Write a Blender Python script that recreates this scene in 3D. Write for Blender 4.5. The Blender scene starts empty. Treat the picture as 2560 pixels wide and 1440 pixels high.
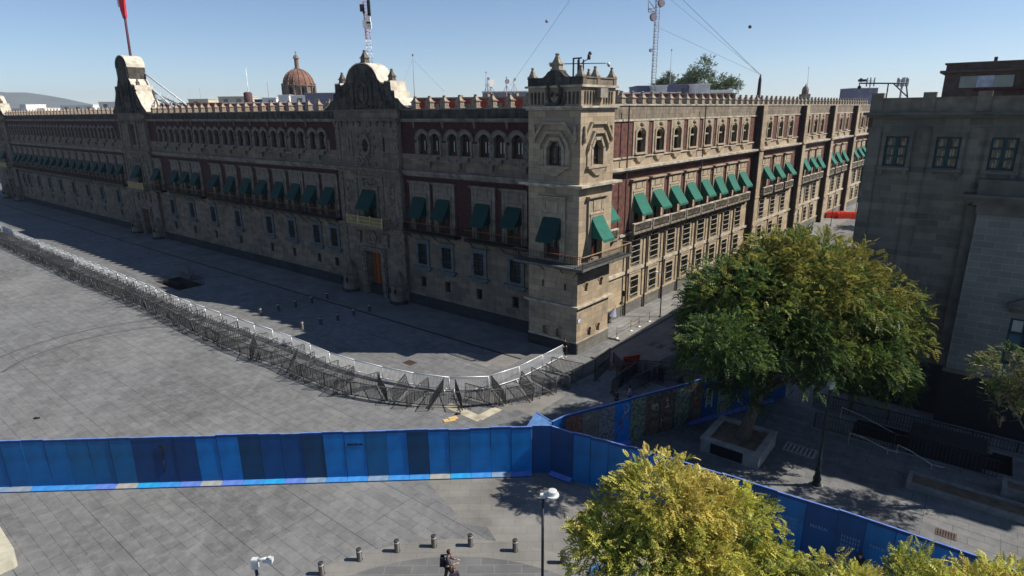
import bpy, bmesh, math, random
import numpy as np
from mathutils import Vector, Matrix
R_ = math.radians
rnd = random.Random(7)
S = bpy.context.scene
COL = S.collection

# ------------------------------------------------------------------ camera
FPX, HC = 1510.0, 20.0
TH = math.atan((720 - 278) * math.cos(math.atan(.011)) / FPX); ROLL = math.atan(.011)
_F = Vector((0, math.cos(TH), -math.sin(TH))); _R = Vector((1, 0, 0)); _U = _R.cross(_F)
CX = math.cos(ROLL) * _R - math.sin(ROLL) * _U
CY = math.sin(ROLL) * _R + math.cos(ROLL) * _U
CAM = Vector((0, 0, HC))
cam = bpy.data.cameras.new('camera'); co = bpy.data.objects.new('camera', cam); COL.objects.link(co)
cam.sensor_width = 36; cam.lens = FPX / 2560 * 36; cam.clip_start = .1; cam.clip_end = 30000
co.matrix_world = Matrix.Translation(CAM) @ Matrix((CX, CY, -_F)).transposed().to_4x4()
S.camera = co

# ------------------------------------------------------------------ light
SUN_EL = R_(44.5); SUN_AZ = math.atan2(-.05, 1.0)          # direction towards the sun, from +x
w = bpy.data.worlds.new('World'); S.world = w; w.use_nodes = True
nt = w.node_tree; bg = nt.nodes['Background']
sky = nt.nodes.new('ShaderNodeTexSky'); sky.sky_type = 'NISHITA'; sky.sun_disc = False
sky.sun_elevation = SUN_EL; sky.sun_rotation = math.pi / 2 - SUN_AZ
sky.altitude = 2200; sky.air_density = 1.0; sky.dust_density = .35; sky.ozone_density = 3.5
nt.links.new(sky.outputs[0], bg.inputs[0]); bg.inputs[1].default_value = .078
sl = bpy.data.lights.new('sun', 'SUN'); sl.energy = 4.8; sl.angle = R_(.5); sl.color = (1, .93, .82)
so = bpy.data.objects.new('sun', sl); COL.objects.link(so)
so.rotation_euler = Vector((math.cos(SUN_AZ) * math.cos(SUN_EL), math.sin(SUN_AZ) * math.cos(SUN_EL), math.sin(SUN_EL))).to_track_quat('Z', 'Y').to_euler()
S.view_settings.view_transform = 'Standard'; S.view_settings.look = 'None'
S.view_settings.exposure = .62; S.view_settings.gamma = 1

# ------------------------------------------------------------------ survey helpers: photo point -> place in the world
def ray(x, y): return _F + (x - 1280) / FPX * CX - (y - 720) / FPX * CY
def G(x, y, z=0.0):
    d = ray(x, y); return CAM + d * ((z - HC) / d.z)
def AT(x, y, dist):
    d = ray(x, y); return CAM + d * (dist / d.y)

# ------------------------------------------------------------------ materials
MATS = {}
def N(nt, t, **kw):
    n = nt.nodes.new(t)
    for k, v in kw.items(): setattr(n, k, v)
    return n
def mat(name, col, rough=.85, metal=0.0, var=.25, scale=3.0, bump=0.0, bscale=20.0, spec=.3, streak=0.0, emis=None, trans=0.0):
    """plain painted / metal / cloth surface with mottling"""
    if name in MATS: return MATS[name]
    m = bpy.data.materials.new(name); m.use_nodes = True; nt = m.node_tree; b = nt.nodes['Principled BSDF']
    b.inputs['Roughness'].default_value = rough; b.inputs['Metallic'].default_value = metal
    b.inputs['Specular IOR Level'].default_value = spec
    tc = N(nt, 'ShaderNodeTexCoord'); no = N(nt, 'ShaderNodeTexNoise'); no.inputs['Scale'].default_value = scale
    no.inputs['Detail'].default_value = 6
    nt.links.new(tc.outputs['Object'], no.inputs[0])
    r = N(nt, 'ShaderNodeMapRange'); r.inputs[1].default_value = .3; r.inputs[2].default_value = .7
    r.inputs[3].default_value = 1 - var; r.inputs[4].default_value = 1 + var
    nt.links.new(no.outputs[0], r.inputs[0])
    mx = N(nt, 'ShaderNodeVectorMath', operation='SCALE'); mx.inputs[0].default_value = col[:3]
    nt.links.new(r.outputs[0], mx.inputs['Scale']); last = mx.outputs[0]
    nt.links.new(last, b.inputs['Base Color'])
    if bump:
        n2 = N(nt, 'ShaderNodeTexNoise'); n2.inputs['Scale'].default_value = bscale; n2.inputs['Detail'].default_value = 5
        nt.links.new(tc.outputs['Object'], n2.inputs[0])
        bp = N(nt, 'ShaderNodeBump'); bp.inputs['Strength'].default_value = bump; bp.inputs['Distance'].default_value = .05
        nt.links.new(n2.outputs[0], bp.inputs['Height']); nt.links.new(bp.outputs[0], b.inputs['Normal'])
    if emis:
        b.inputs['Emission Color'].default_value = (*emis, 1); b.inputs['Emission Strength'].default_value = 1
    MATS[name] = m; return m
def stone(name, c1, c2, mortar, bw=1.0, bh=.45, stain=.5, stain_col=(.05, .045, .04), stain_thr=(.5, .72), horiz=False, rot=0.0, msize=.012, big=.25, bump=.35, rough=.9, smear=(1, 1, .25)):
    """coursed blocks with per-block colour, mottling and dark run-off stains"""
    if name in MATS: return MATS[name]
    m = bpy.data.materials.new(name); m.use_nodes = True; nt = m.node_tree; b = nt.nodes['Principled BSDF']
    L = nt.links.new
    b.inputs['Roughness'].default_value = rough; b.inputs['Specular IOR Level'].default_value = .2
    tc = N(nt, 'ShaderNodeTexCoord'); sp = N(nt, 'ShaderNodeSeparateXYZ'); L(tc.outputs['Object'], sp.inputs[0])
    cb = N(nt, 'ShaderNodeCombineXYZ')
    if horiz:
        mp = N(nt, 'ShaderNodeMapping'); mp.inputs['Rotation'].default_value[2] = rot
        L(tc.outputs['Object'], mp.inputs[0]); vec = mp.outputs[0]
    else:
        ad = N(nt, 'ShaderNodeMath', operation='ADD'); L(sp.outputs[0], ad.inputs[0]); L(sp.outputs[1], ad.inputs[1])
        L(ad.outputs[0], cb.inputs[0]); L(sp.outputs[2], cb.inputs[1]); vec = cb.outputs[0]
    br = N(nt, 'ShaderNodeTexBrick'); br.inputs['Scale'].default_value = 1
    br.inputs['Color1'].default_value = (*c1, 1); br.inputs['Color2'].default_value = (*c2, 1); br.inputs['Mortar'].default_value = (*mortar, 1)
    br.inputs['Mortar Size'].default_value = msize; br.inputs['Brick Width'].default_value = bw; br.inputs['Row Height'].default_value = bh
    br.inputs['Bias'].default_value = -.1; br.squash = 1.0
    L(vec, br.inputs[0])
    no = N(nt, 'ShaderNodeTexNoise'); no.inputs['Scale'].default_value = big; no.inputs['Detail'].default_value = 8; no.inputs['Roughness'].default_value = .65
    L(tc.outputs['Object'], no.inputs[0])
    r = N(nt, 'ShaderNodeMapRange'); r.inputs[1].default_value = .3; r.inputs[2].default_value = .7; r.inputs[3].default_value = .72; r.inputs[4].default_value = 1.28
    L(no.outputs[0], r.inputs[0])
    mx = N(nt, 'ShaderNodeVectorMath', operation='SCALE'); L(br.outputs[0], mx.inputs[0]); L(r.outputs[0], mx.inputs['Scale'])
    n2 = N(nt, 'ShaderNodeTexNoise'); n2.inputs['Scale'].default_value = 1.6; n2.inputs['Detail'].default_value = 7; n2.inputs['Roughness'].default_value = .7
    mp2 = N(nt, 'ShaderNodeMapping'); mp2.inputs['Scale'].default_value = smear; L(tc.outputs['Object'], mp2.inputs[0]); L(mp2.outputs[0], n2.inputs[0])
    r2 = N(nt, 'ShaderNodeMapRange'); r2.inputs[1].default_value = stain_thr[0]; r2.inputs[2].default_value = stain_thr[1]; r2.inputs[3].default_value = 0; r2.inputs[4].default_value = stain
    L(n2.outputs[0], r2.inputs[0])
    mi = N(nt, 'ShaderNodeMix', data_type='RGBA'); L(r2.outputs[0], mi.inputs[0]); L(mx.outputs[0], mi.inputs[6]); mi.inputs[7].default_value = (*stain_col, 1)
    if horiz and name == 'plaza_paving':                 # wide joints between fields of slabs, soot and wear in large shapes
        b2 = N(nt, 'ShaderNodeTexBrick'); b2.inputs['Scale'].default_value = 1; b2.inputs['Brick Width'].default_value = 6.25; b2.inputs['Row Height'].default_value = 3.72; b2.inputs['Mortar Size'].default_value = .03
        b2.inputs['Color1'].default_value = (1, 1, 1, 1); b2.inputs['Color2'].default_value = (.9, .915, .94, 1); b2.inputs['Mortar'].default_value = (.74, .74, .76, 1); L(vec, b2.inputs[0])
        n4 = N(nt, 'ShaderNodeTexNoise'); n4.inputs['Scale'].default_value = .45; n4.inputs['Detail'].default_value = 9; n4.inputs['Roughness'].default_value = .72; n4.inputs['Distortion'].default_value = 1.2; L(tc.outputs['Object'], n4.inputs[0])
        r4 = N(nt, 'ShaderNodeMapRange'); r4.inputs[1].default_value = .35; r4.inputs[2].default_value = .65; r4.inputs[3].default_value = .87; r4.inputs[4].default_value = 1.13; L(n4.outputs[0], r4.inputs[0])
        m4 = N(nt, 'ShaderNodeVectorMath', operation='MULTIPLY'); L(mi.outputs[2], m4.inputs[0]); L(b2.outputs[0], m4.inputs[1])
        m5 = N(nt, 'ShaderNodeVectorMath', operation='SCALE'); L(m4.outputs[0], m5.inputs[0]); L(r4.outputs[0], m5.inputs['Scale']); L(m5.outputs[0], b.inputs['Base Color'])
    else: L(mi.outputs[2], b.inputs['Base Color'])
    bp = N(nt, 'ShaderNodeBump'); bp.inputs['Strength'].default_value = bump; bp.inputs['Distance'].default_value = .04
    n3 = N(nt, 'ShaderNodeTexNoise'); n3.inputs['Scale'].default_value = 9; n3.inputs['Detail'].default_value = 6; L(tc.outputs['Object'], n3.inputs[0])
    a2 = N(nt, 'ShaderNodeMath', operation='MULTIPLY_ADD'); L(br.outputs['Fac'], a2.inputs[0]); a2.inputs[1].default_value = -.6; L(n3.outputs[0], a2.inputs[2])
    L(a2.outputs[0], bp.inputs['Height']); L(bp.outputs[0], b.inputs['Normal'])
    MATS[name] = m; return m
def glass(name, col=(.02, .03, .035), rough=.06):
    m = mat(name, col, rough=rough, var=.5, scale=.9, spec=.9); return m
def leafmat(name, col, tr=.35):
    if name in MATS: return MATS[name]
    m = bpy.data.materials.new(name); m.use_nodes = True; nt = m.node_tree; L = nt.links.new
    b = nt.nodes['Principled BSDF']; b.inputs['Roughness'].default_value = .55; b.inputs['Specular IOR Level'].default_value = .25
    tc = N(nt, 'ShaderNodeTexCoord'); no = N(nt, 'ShaderNodeTexNoise'); no.inputs['Scale'].default_value = 1.3; no.inputs['Detail'].default_value = 5
    L(tc.outputs['Object'], no.inputs[0]); r = N(nt, 'ShaderNodeMapRange'); r.inputs[1].default_value = .3; r.inputs[2].default_value = .7; r.inputs[3].default_value = .65; r.inputs[4].default_value = 1.35
    L(no.outputs[0], r.inputs[0]); mx = N(nt, 'ShaderNodeVectorMath', operation='SCALE'); mx.inputs[0].default_value = col; L(r.outputs[0], mx.inputs['Scale'])
    L(mx.outputs[0], b.inputs['Base Color'])
    t = N(nt, 'ShaderNodeBsdfTranslucent'); L(mx.outputs[0], t.inputs[0])
    ms = N(nt, 'ShaderNodeMixShader'); ms.inputs[0].default_value = tr; L(b.outputs[0], ms.inputs[1]); L(t.outputs[0], ms.inputs[2])
    L(ms.outputs[0], nt.nodes['Material Output'].inputs[0]); MATS[name] = m; return m

ST_A = stone('stone_front', (.19, .152, .115), (.105, .09, .075), (.12, .1, .08), 1.15, .5, .7, (.06, .052, .045), (.48, .75))  # front set darker than the side set: weathering plus its shade in the colours
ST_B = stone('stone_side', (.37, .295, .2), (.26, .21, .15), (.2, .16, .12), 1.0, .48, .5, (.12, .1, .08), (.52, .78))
ST_T = stone('stone_tower', (.36, .285, .195), (.23, .185, .135), (.16, .13, .1), 1.1, .5, .6, (.08, .07, .055), (.5, .75))
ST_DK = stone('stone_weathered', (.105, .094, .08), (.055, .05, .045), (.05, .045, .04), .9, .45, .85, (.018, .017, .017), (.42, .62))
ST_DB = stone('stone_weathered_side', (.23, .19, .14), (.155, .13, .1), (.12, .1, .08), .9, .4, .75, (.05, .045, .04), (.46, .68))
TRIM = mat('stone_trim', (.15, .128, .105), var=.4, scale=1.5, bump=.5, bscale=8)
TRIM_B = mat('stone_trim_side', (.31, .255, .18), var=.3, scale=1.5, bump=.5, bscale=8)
CARVE = mat('carved_stone', (.125, .107, .088), var=.55, scale=3.5, bump=1.0, bscale=6)
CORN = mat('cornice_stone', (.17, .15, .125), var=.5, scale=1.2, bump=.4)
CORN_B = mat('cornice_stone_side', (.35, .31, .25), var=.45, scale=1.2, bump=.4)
TEZ = mat('red_tezontle', (.044, .017, .017), var=.45, scale=3.0, bump=.8, bscale=9)  # darker copy of the side's red, front shade put into the colour
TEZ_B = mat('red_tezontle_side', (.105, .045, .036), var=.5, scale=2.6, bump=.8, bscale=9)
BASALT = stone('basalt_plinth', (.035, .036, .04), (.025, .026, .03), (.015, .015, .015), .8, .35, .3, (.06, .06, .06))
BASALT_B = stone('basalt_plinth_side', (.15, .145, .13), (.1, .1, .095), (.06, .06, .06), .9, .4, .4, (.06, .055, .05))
IRON = mat('wrought_iron', (.018, .018, .02), rough=.5, metal=.6)
RAILW = mat('wood_rail', (.16, .075, .04), rough=.6)
WOODR = mat('red_wood', (.06, .024, .017), rough=.55, var=.4, scale=5)
WOODD = mat('door_wood', (.2, .06, .018), rough=.5, var=.4, scale=4, bump=.3)
GLASSD = glass('window_glass', (.055, .075, .085), .12)  # base raised to paint the sky's reflection into the panes
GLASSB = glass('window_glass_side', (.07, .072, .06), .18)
DARK = mat('dark_interior', (.01, .01, .011), var=.2)
CURT = mat('white_curtain', (.42, .44, .4), var=.2)
AWN = mat('green_canvas', (.001, .03, .027), rough=.8, var=.18, scale=2)  # canvas darkened in its colour for the shaded front
AWN_B = mat('green_canvas_side', (.012, .11, .08), rough=.8, var=.15, scale=2)  # same canvas in a lighter copy, sunlight put into the colour
GOLD = mat('gilded_rail', (.42, .34, .16), rough=.5, var=.2)
ROOFR = mat('roof_red', (.28, .06, .035), var=.35)
ROOFG = mat('roof_grey', (.18, .175, .17), var=.3)
WHITEP = mat('white_plaster', (.72, .7, .66), var=.12)
GREYP = mat('grey_plaster', (.24, .24, .27), var=.12)
STEELW = mat('painted_white_steel', (.5, .52, .52), rough=.4, var=.08)
STEELD = mat('dark_steel', (.04, .04, .045), rough=.5, metal=.4)
GALV = mat('galvanised_steel', (.75, .77, .79), rough=.42, metal=.35, var=.15)
GALVD = mat('dull_dark_steel', (.055, .058, .062), rough=.5, metal=.4, var=.3)

# ------------------------------------------------------------------ mesh builder
class MB:
    def __init__(s): s.v = []; s.f = []; s.m = []; s.sm = []
    def quad(s, a, b, c, d, m=0):
        i = len(s.v); s.v += [a, b, c, d]; s.f.append((i, i + 1, i + 2, i + 3)); s.m.append(m); s.sm.append(0)
    def box(s, x0, x1, y0, y1, z0, z1, m=0):
        i = len(s.v); s.v += [(x0, y0, z0), (x1, y0, z0), (x1, y1, z0), (x0, y1, z0), (x0, y0, z1), (x1, y0, z1), (x1, y1, z1), (x0, y1, z1)]
        for f in ((0, 3, 2, 1), (4, 5, 6, 7), (0, 1, 5, 4), (1, 2, 6, 5), (2, 3, 7, 6), (3, 0, 4, 7)):
            s.f.append(tuple(i + k for k in f)); s.m.append(m); s.sm.append(0)
        return s
    def hexa(s, bot, top, m=0):                     # 4 bottom points, 4 top points
        i = len(s.v); n = len(bot); s.v += [tuple(p) for p in bot] + [tuple(p) for p in top]
        s.f.append(tuple(i + k for k in range(n))[::-1]); s.f.append(tuple(i + n + k for k in range(n)))
        for k in range(n): s.f.append((i + k, i + (k + 1) % n, i + n + (k + 1) % n, i + n + k))
        s.m += [m] * (n + 2); s.sm += [0] * (n + 2); return s
    def prism(s, out, y0, y1, m=0):                 # outline in x,z extruded along y
        return s.hexa([(x, y1, z) for x, z in out], [(x, y0, z) for x, z in out], m)
    def slab(s, out, z0, z1, m=0):                  # outline in x,y extruded along z
        return s.hexa([(x, y, z0) for x, y in out], [(x, y, z1) for x, y in out], m)
    def frust(s, x, y, z0, a0, b0, z1, a1, b1, m=0):
        q = ((-1, -1), (1, -1), (1, 1), (-1, 1))
        return s.hexa([(x + i * a0, y + j * b0, z0) for i, j in q], [(x + i * a1, y + j * b1, z1) for i, j in q], m)
    def tube(s, p, q, r, r2=None, n=6, m=0, cap=True):
        p = Vector(p); q = Vector(q); r2 = r if r2 is None else r2; d = (q - p)
        if d.length < 1e-6: return s
        d.normalize(); a = d.orthogonal().normalized(); b = d.cross(a); i = len(s.v)
        for c, rr in ((p, r), (q, r2)):
            for k in range(n):
                t = 2 * math.pi * k / n; s.v.append(tuple(c + (a * math.cos(t) + b * math.sin(t)) * rr))
        for k in range(n):
            s.f.append((i + k, i + (k + 1) % n, i + n + (k + 1) % n, i + n + k)); s.m.append(m); s.sm.append(1)
        if cap:
            s.f.append(tuple(i + k for k in range(n))[::-1]); s.f.append(tuple(i + n + k for k in range(n))); s.m += [m, m]; s.sm += [0, 0]
        return s
    def path(s, pts, r, n=6, m=0):
        for a, b in zip(pts, pts[1:]): s.tube(a, b, r, n=n, m=m)
        return s
    def lathe(s, x, y, prof, n=12, m=0, sm=1, sx=1, sy=1):
        i = len(s.v)
        for r, z in prof:
            for k in range(n):
                t = 2 * math.pi * (k + .5) / n; s.v.append((x + r * sx * math.cos(t), y + r * sy * math.sin(t), z))
        for j in range(len(prof) - 1):
            for k in range(n):
                s.f.append((i + j * n + k, i + j * n + (k + 1) % n, i + (j + 1) * n + (k + 1) % n, i + (j + 1) * n + k)); s.m.append(m); s.sm.append(sm)
        s.f.append(tuple(i + k for k in range(n))[::-1]); s.m.append(m); s.sm.append(0)
        e = i + (len(prof) - 1) * n; s.f.append(tuple(e + k for k in range(n))); s.m.append(m); s.sm.append(0); return s
    def ball(s, c, r, sx=1, sy=1, sz=1, n=10, k=6, m=0):
        prof = [(max(.001, r * math.sin(math.pi * j / k)), c[2] - r * sz * math.cos(math.pi * j / k)) for j in range(k + 1)]
        return s.lathe(c[0], c[1], prof, n, m, 1, sx, sy)
    def arch(s, cx, zc, r0, r1, y0, y1, a0=0, a1=180, n=12, m=0, ez=1.0):     # ring segment facing -y
        for k in range(n):
            t0 = R_(a0 + (a1 - a0) * k / n); t1 = R_(a0 + (a1 - a0) * (k + 1) / n)
            P = [(cx + r * math.cos(t), zc + ez * r * math.sin(t)) for r, t in ((r0, t0), (r1, t0), (r1, t1), (r0, t1))]
            s.prism(P, y0, y1, m)
        return s
    def wall(s, x0, x1, z0, z1, holes, y=0.0, depth=.5, m=0, mr=0):
        hs = [h for h in holes if h[0] < x1 and h[1] > x0 and h[2] < z1 and h[3] > z0]
        xs = sorted({x0, x1} | {min(max(v, x0), x1) for h in hs for v in h[:2]}); zs = sorted({z0, z1} | {min(max(v, z0), z1) for h in hs for v in h[2:4]})
        for a, b in zip(xs, xs[1:]):
            st = None
            for c, d in zip(zs, zs[1:]):
                X, Z = (a + b) / 2, (c + d) / 2
                inside = any(h[0] < X < h[1] and h[2] < Z < h[3] for h in hs)
                if not inside: s.quad((a, y, c), (b, y, c), (b, y, d), (a, y, d), m)
        for h in hs:
            a, b, c, d = max(h[0], x0), min(h[1], x1), max(h[2], z0), min(h[3], z1); Y = y + depth
            if h[0] >= x0: s.quad((a, y, c), (a, y, d), (a, Y, d), (a, Y, c), mr)
            if h[1] <= x1: s.quad((b, y, c), (b, Y, c), (b, Y, d), (b, y, d), mr)
            if h[2] >= z0: s.quad((a, y, c), (a, Y, c), (b, Y, c), (b, y, c), mr)
            if h[3] <= z1: s.quad((a, y, d), (b, y, d), (b, Y, d), (a, Y, d), mr)
        return s
    def mesh(s, name, mats):
        me = bpy.data.meshes.new(name); me.from_pydata(s.v, [], s.f)
        for m in (mats if isinstance(mats, (list, tuple)) else [mats]): me.materials.append(m)
        me.polygons.foreach_set('material_index', s.m); me.polygons.foreach_set('use_smooth', [bool(x) for x in s.sm])
        me.update(); return me

def tag(o, label=None, cat=None, group=None, kind=None):
    if label: o['label'] = label
    if cat: o['category'] = cat
    if group: o['group'] = group
    if kind: o['kind'] = kind
    return o
def add(name, me, parent=None, loc=(0, 0, 0), rz=0.0):
    o = bpy.data.objects.new(name, me); COL.objects.link(o)
    if parent is not None: o.parent = parent
    o.location = loc; o.rotation_euler = (0, 0, rz); return o
def empty(name, loc=(0, 0, 0), rz=0.0, label=None, cat=None, group=None):
    o = add(name, None, None, loc, rz); o.empty_display_size = .5; return tag(o, label, cat, group)
def copy_tree(o, parent=None):
    c = o.copy(); COL.objects.link(c); c.parent = parent
    for ch in list(o.children): copy_tree(ch, c)
    return c

# ------------------------------------------------------------------ site axes
UA = Vector((-.78315576, .62182558, 0)); VB = Vector((.65668448, .75416543, 0))
C0 = Vector((4.79437, 50.52684, 0)); T0 = Vector((5.4, 47.9, 0)); D0 = Vector((24.057, 40.5235, 0))
RA = math.atan2(-UA.y, -UA.x); RB = math.atan2(VB.y, VB.x)
NA = Vector((-.62182558, -.78315576, 0)); NB = Vector((VB.y, -VB.x, 0))

# ------------------------------------------------------------------ ground
def to_uv(p): # world -> rotated ground coordinates aligned with the front
    c, s = math.cos(-RA), math.sin(-RA); return (p.x * c - p.y * s, p.x * s + p.y * c)
PAVE = stone('plaza_paving', (.152, .154, .156), (.128, .13, .134), (.075, .078, .082), 1.25, .62, .75, (.215, .215, .208), (.46, .74), horiz=True, msize=.014, big=.09, bump=.15, smear=(.9, .9, .9))
SIDEW = stone('pavement_slabs', (.2, .198, .19), (.15, .15, .147), (.09, .09, .09), .9, .6, .4, (.12, .12, .12), (.55, .8), horiz=True, msize=.02, big=.2, bump=.12, smear=(.8, .8, .8))
ROADM = stone('street_paving', (.145, .145, .15), (.115, .116, .122), (.07, .07, .075), 1.6, .8, .4, (.08, .08, .085), (.55, .8), horiz=True, msize=.012, big=.15, bump=.1, smear=(.8, .8, .8))
LIGHTP = stone('light_paving', (.185, .18, .168), (.165, .16, .152), (.13, .128, .12), 1.2, .6, .3, (.16, .155, .15), (.55, .8), horiz=True, msize=.012, big=.3, bump=.1, smear=(.8, .8, .8))
DARKP = stone('dark_ring_paving', (.13, .132, .135), (.1, .102, .105), (.17, .17, .165), 1.25, .55, .3, (.07, .07, .075), (.5, .8), horiz=True, msize=.016, big=.3, bump=.1, smear=(.8, .8, .8))
CREAM = mat('cream_paving', (.38, .345, .265), var=.3, scale=1.5)
mb = MB()
HATCH = (to_uv(G(470, 728))[0], to_uv(G(510, 708))[0])
hc = to_uv(G(448, 708)); ha = (hc[0] - 3.3, hc[0] + 3.3, hc[1] - 1.5, hc[1] + 1.5)
rp0 = to_uv(Vector((22.6, 36.2, 0))); rp1 = to_uv(Vector((26.3, 30.6, 0)))
ra = (rp0[0] + .3, rp0[0] + 8.4, rp0[1] - 1.9, rp0[1] + .6)
BIGG = 9000
for (x0, x1, y0, y1) in ((-400, 400, -400, 400),):
    hs = [ha, ra]
    xs = sorted({x0, x1} | {v for h in hs for v in h[:2]}); ys = sorted({y0, y1} | {v for h in hs for v in h[2:]})
    for a, b in zip(xs, xs[1:]):
        for c, d in zip(ys, ys[1:]):
            if not any(h[0] < (a + b) / 2 < h[1] and h[2] < (c + d) / 2 < h[3] for h in hs):
                mb.quad((a, c, 0), (b, c, 0), (b, d, 0), (a, d, 0))
for a, b, c, d in ((-BIGG, -400, -BIGG, BIGG), (400, BIGG, -BIGG, BIGG), (-400, 400, -BIGG, -400), (-400, 400, 400, BIGG)):
    mb.quad((a, c, 0), (b, c, 0), (b, d, 0), (a, d, 0))
for h in (ha, ra):
    a, b, c, d = h; Z = -2.6
    mb.quad((a, c, Z), (a, d, Z), (b, d, Z), (b, c, Z), 1)
    for p, q in (((a, c), (b, c)), ((b, c), (b, d)), ((b, d), (a, d)), ((a, d), (a, c))):
        mb.quad((*p, 0), (*q, 0), (*q, Z), (*p, Z), 1)
tag(add('ground', mb.mesh('ground', [PAVE, BASALT]), rz=RA), kind='structure')

# side street: road strip and raised pavement along the palace's sunlit side
def strip(name, frame, rz, x0, x1, y0, y1, z0, z1, m, seg=1):
    b = MB(); b.box(x0, x1, y0, y1, z0, z1); return tag(add(name, b.mesh(name, m), loc=frame, rz=rz), kind='structure')
strip('road', C0, RB, -2.5, 400, -15.3, -3.95, -.2, .004, ROADM)
strip('pavement', C0, RB, 3.4, 300, -3.6, -.05, -.2, .12, SIDEW)
strip('kerb', C0, RB, -1.4, 300, -3.95, -3.6, -.2, .13, LIGHTP)
# strip of paving in front of the palace and the dark drain line
strip('front_pavement', C0, RA, -170, 2, -5.2, -.05, -.2, .008, stone('front_slabs', (.155, .155, .152), (.125, .125, .124), (.1, .1, .1), 1.4, .8, .3, (.1, .1, .1), horiz=True, smear=(.8, .8, .8)))
strip('dark_strip', C0, RA, -170, -1, -5.42, -5.2, -.2, .012, mat('drain_grate', (.02, .02, .02)))

# bollard arc: circle through three of the bollards
def circ(a, b, c):
    ax, ay, bx, by, cx_, cy_ = a[0], a[1], b[0], b[1], c[0], c[1]
    d = 2 * (ax * (by - cy_) + bx * (cy_ - ay) + cx_ * (ay - by))
    ux = ((ax * ax + ay * ay) * (by - cy_) + (bx * bx + by * by) * (cy_ - ay) + (cx_ * cx_ + cy_ * cy_) * (ay - by)) / d
    uy = ((ax * ax + ay * ay) * (cx_ - bx) + (bx * bx + by * by) * (ax - cx_) + (cx_ * cx_ + cy_ * cy_) * (bx - ax)) / d
    return ux, uy, math.hypot(ax - ux, ay - uy)
rcx, rcy, rr = circ((-8.74, 22.61), (-2.9, 24.4), (2.2, 23.15))
def ring(name, r0, r1, z, m, a0=0, a1=360, n=96):
    b = MB()
    for k in range(n):
        t0 = R_(a0 + (a1 - a0) * k / n); t1 = R_(a0 + (a1 - a0) * (k + 1) / n)
        b.quad((r0 * math.cos(t0), r0 * math.sin(t0), 0), (r1 * math.cos(t0), r1 * math.sin(t0), 0), (r1 * math.cos(t1), r1 * math.sin(t1), 0), (r0 * math.cos(t1), r0 * math.sin(t1), 0))
    return tag(add(name, b.mesh(name, m), loc=(rcx, rcy, z)), kind='structure')
ring('light_paving_ring', max(.2, rr - .75), rr + .45, .006, LIGHTP)
ring('dark_paving_circle', .02, max(.2, rr - .75), .01, DARKP)
def sheet(name, pts, z, m):
    b = MB(); b.v = [(p[0], p[1], z) for p in pts]; b.f = [tuple(range(len(pts)))]; b.m = [0]; b.sm = [0]
    return tag(add(name, b.mesh(name, m)), kind='structure')
sheet('light_paving_field', [G(x, y) for x, y in ((1060, 1196), (1165, 1312), (1218, 1318), (1300, 1440), (1700, 1440), (1620, 1260), (1330, 1190))][::-1], .003, LIGHTP)
# cream V of paving by the barriers
P1, P2, P3 = G(1118, 1012), G(1196, 1046), G(1266, 1011)
def band(name, a, b, wd, z, m):
    d = (b - a).normalized(); n = Vector((-d.y, d.x, 0)) * wd / 2
    return sheet(name, [a - n, b - n, b + n, a + n], z, m)
band('cream_paving_strip', P1, P2 + (P2 - P1) * .08, .75, .006, CREAM); band('cream_paving_strip', P2, P3, .75, .0095, CREAM)
for k, (px, py, a, b2) in enumerate(((1262, 893, 1.7, 1.5), (1195, 898, 1.6, .8), (1350, 1003, 2.0, .9), (1250, 1010, 1.4, .6))):
    p = G(px, py); ang = RA if k % 2 else RB; dx = Vector((math.cos(ang), math.sin(ang), 0)); dy = Vector((-dx.y, dx.x, 0))
    sheet('pale_paving_patch', [p - dx * a - dy * b2, p + dx * a - dy * b2, p + dx * a + dy * b2, p - dx * a + dy * b2], .004 + .0035 * (k % 2) + .0008 * k, LIGHTP)
for r0, wd in ((9.5, .35), (12.2, .35)):
    b = MB(); cs = G(330, 905)
    for k in range(40):
        t0, t1 = R_(88 + k * 2.6), R_(88 + (k + 1) * 2.6); b.quad(*[(cs.x + r * math.cos(t), cs.y + r * .95 * math.sin(t), .0035 if r0 < 10 else .0045) for r, t in ((r0, t0), (r0 + wd, t0), (r0 + wd, t1), (r0, t1))][::1])
    tag(add('tyre_mark', b.mesh('tyre_mark', mat('tyre_rubber', (.085, .087, .092), var=.3))), kind='structure')
# manhole covers and gratings
def cover(px, py, a, b, label, m, ang=RA):
    p = G(px, py); q = MB(); q.box(-a, a, -b, b, 0, .018)
    for k in range(7): q.box(-a * .85 + k * a * .26, -a * .85 + k * a * .26 + a * .1, -b * .8, b * .8, .018, .024, 1)
    tag(add('drain_cover', q.mesh('drain_cover', [m, IRON]), loc=(p.x, p.y, .006), rz=ang), label, 'drain cover')
CVM = mat('cast_cover', (.07, .07, .07), rough=.6); CVR = mat('rusty_grate', (.08, .055, .05), rough=.7); CVP = mat('concrete_cover', (.3, .3, .29))
cover(1025, 907, .5, .4, 'rusty square cover in the sunlit paving behind the bend of the barriers', CVR)
cover(1525, 917, .55, .45, 'dark square cover in the shaded street beside the barrier end', CVM, RB)
cover(1632, 860, .55, .3, 'nearer of two dark street covers in the shaded side street', CVM, RB)
cover(1652, 866, .55, .3, 'dark street cover just right of its twin in the shaded street', CVM, RB)
cover(2365, 1336, .42, .3, 'red barred grating in a pale slab behind the right blue wall', CVR)
cover(2000, 1126, .9, .55, 'large pale metal hatch cover beside the tall lamp post', CVP)

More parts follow.
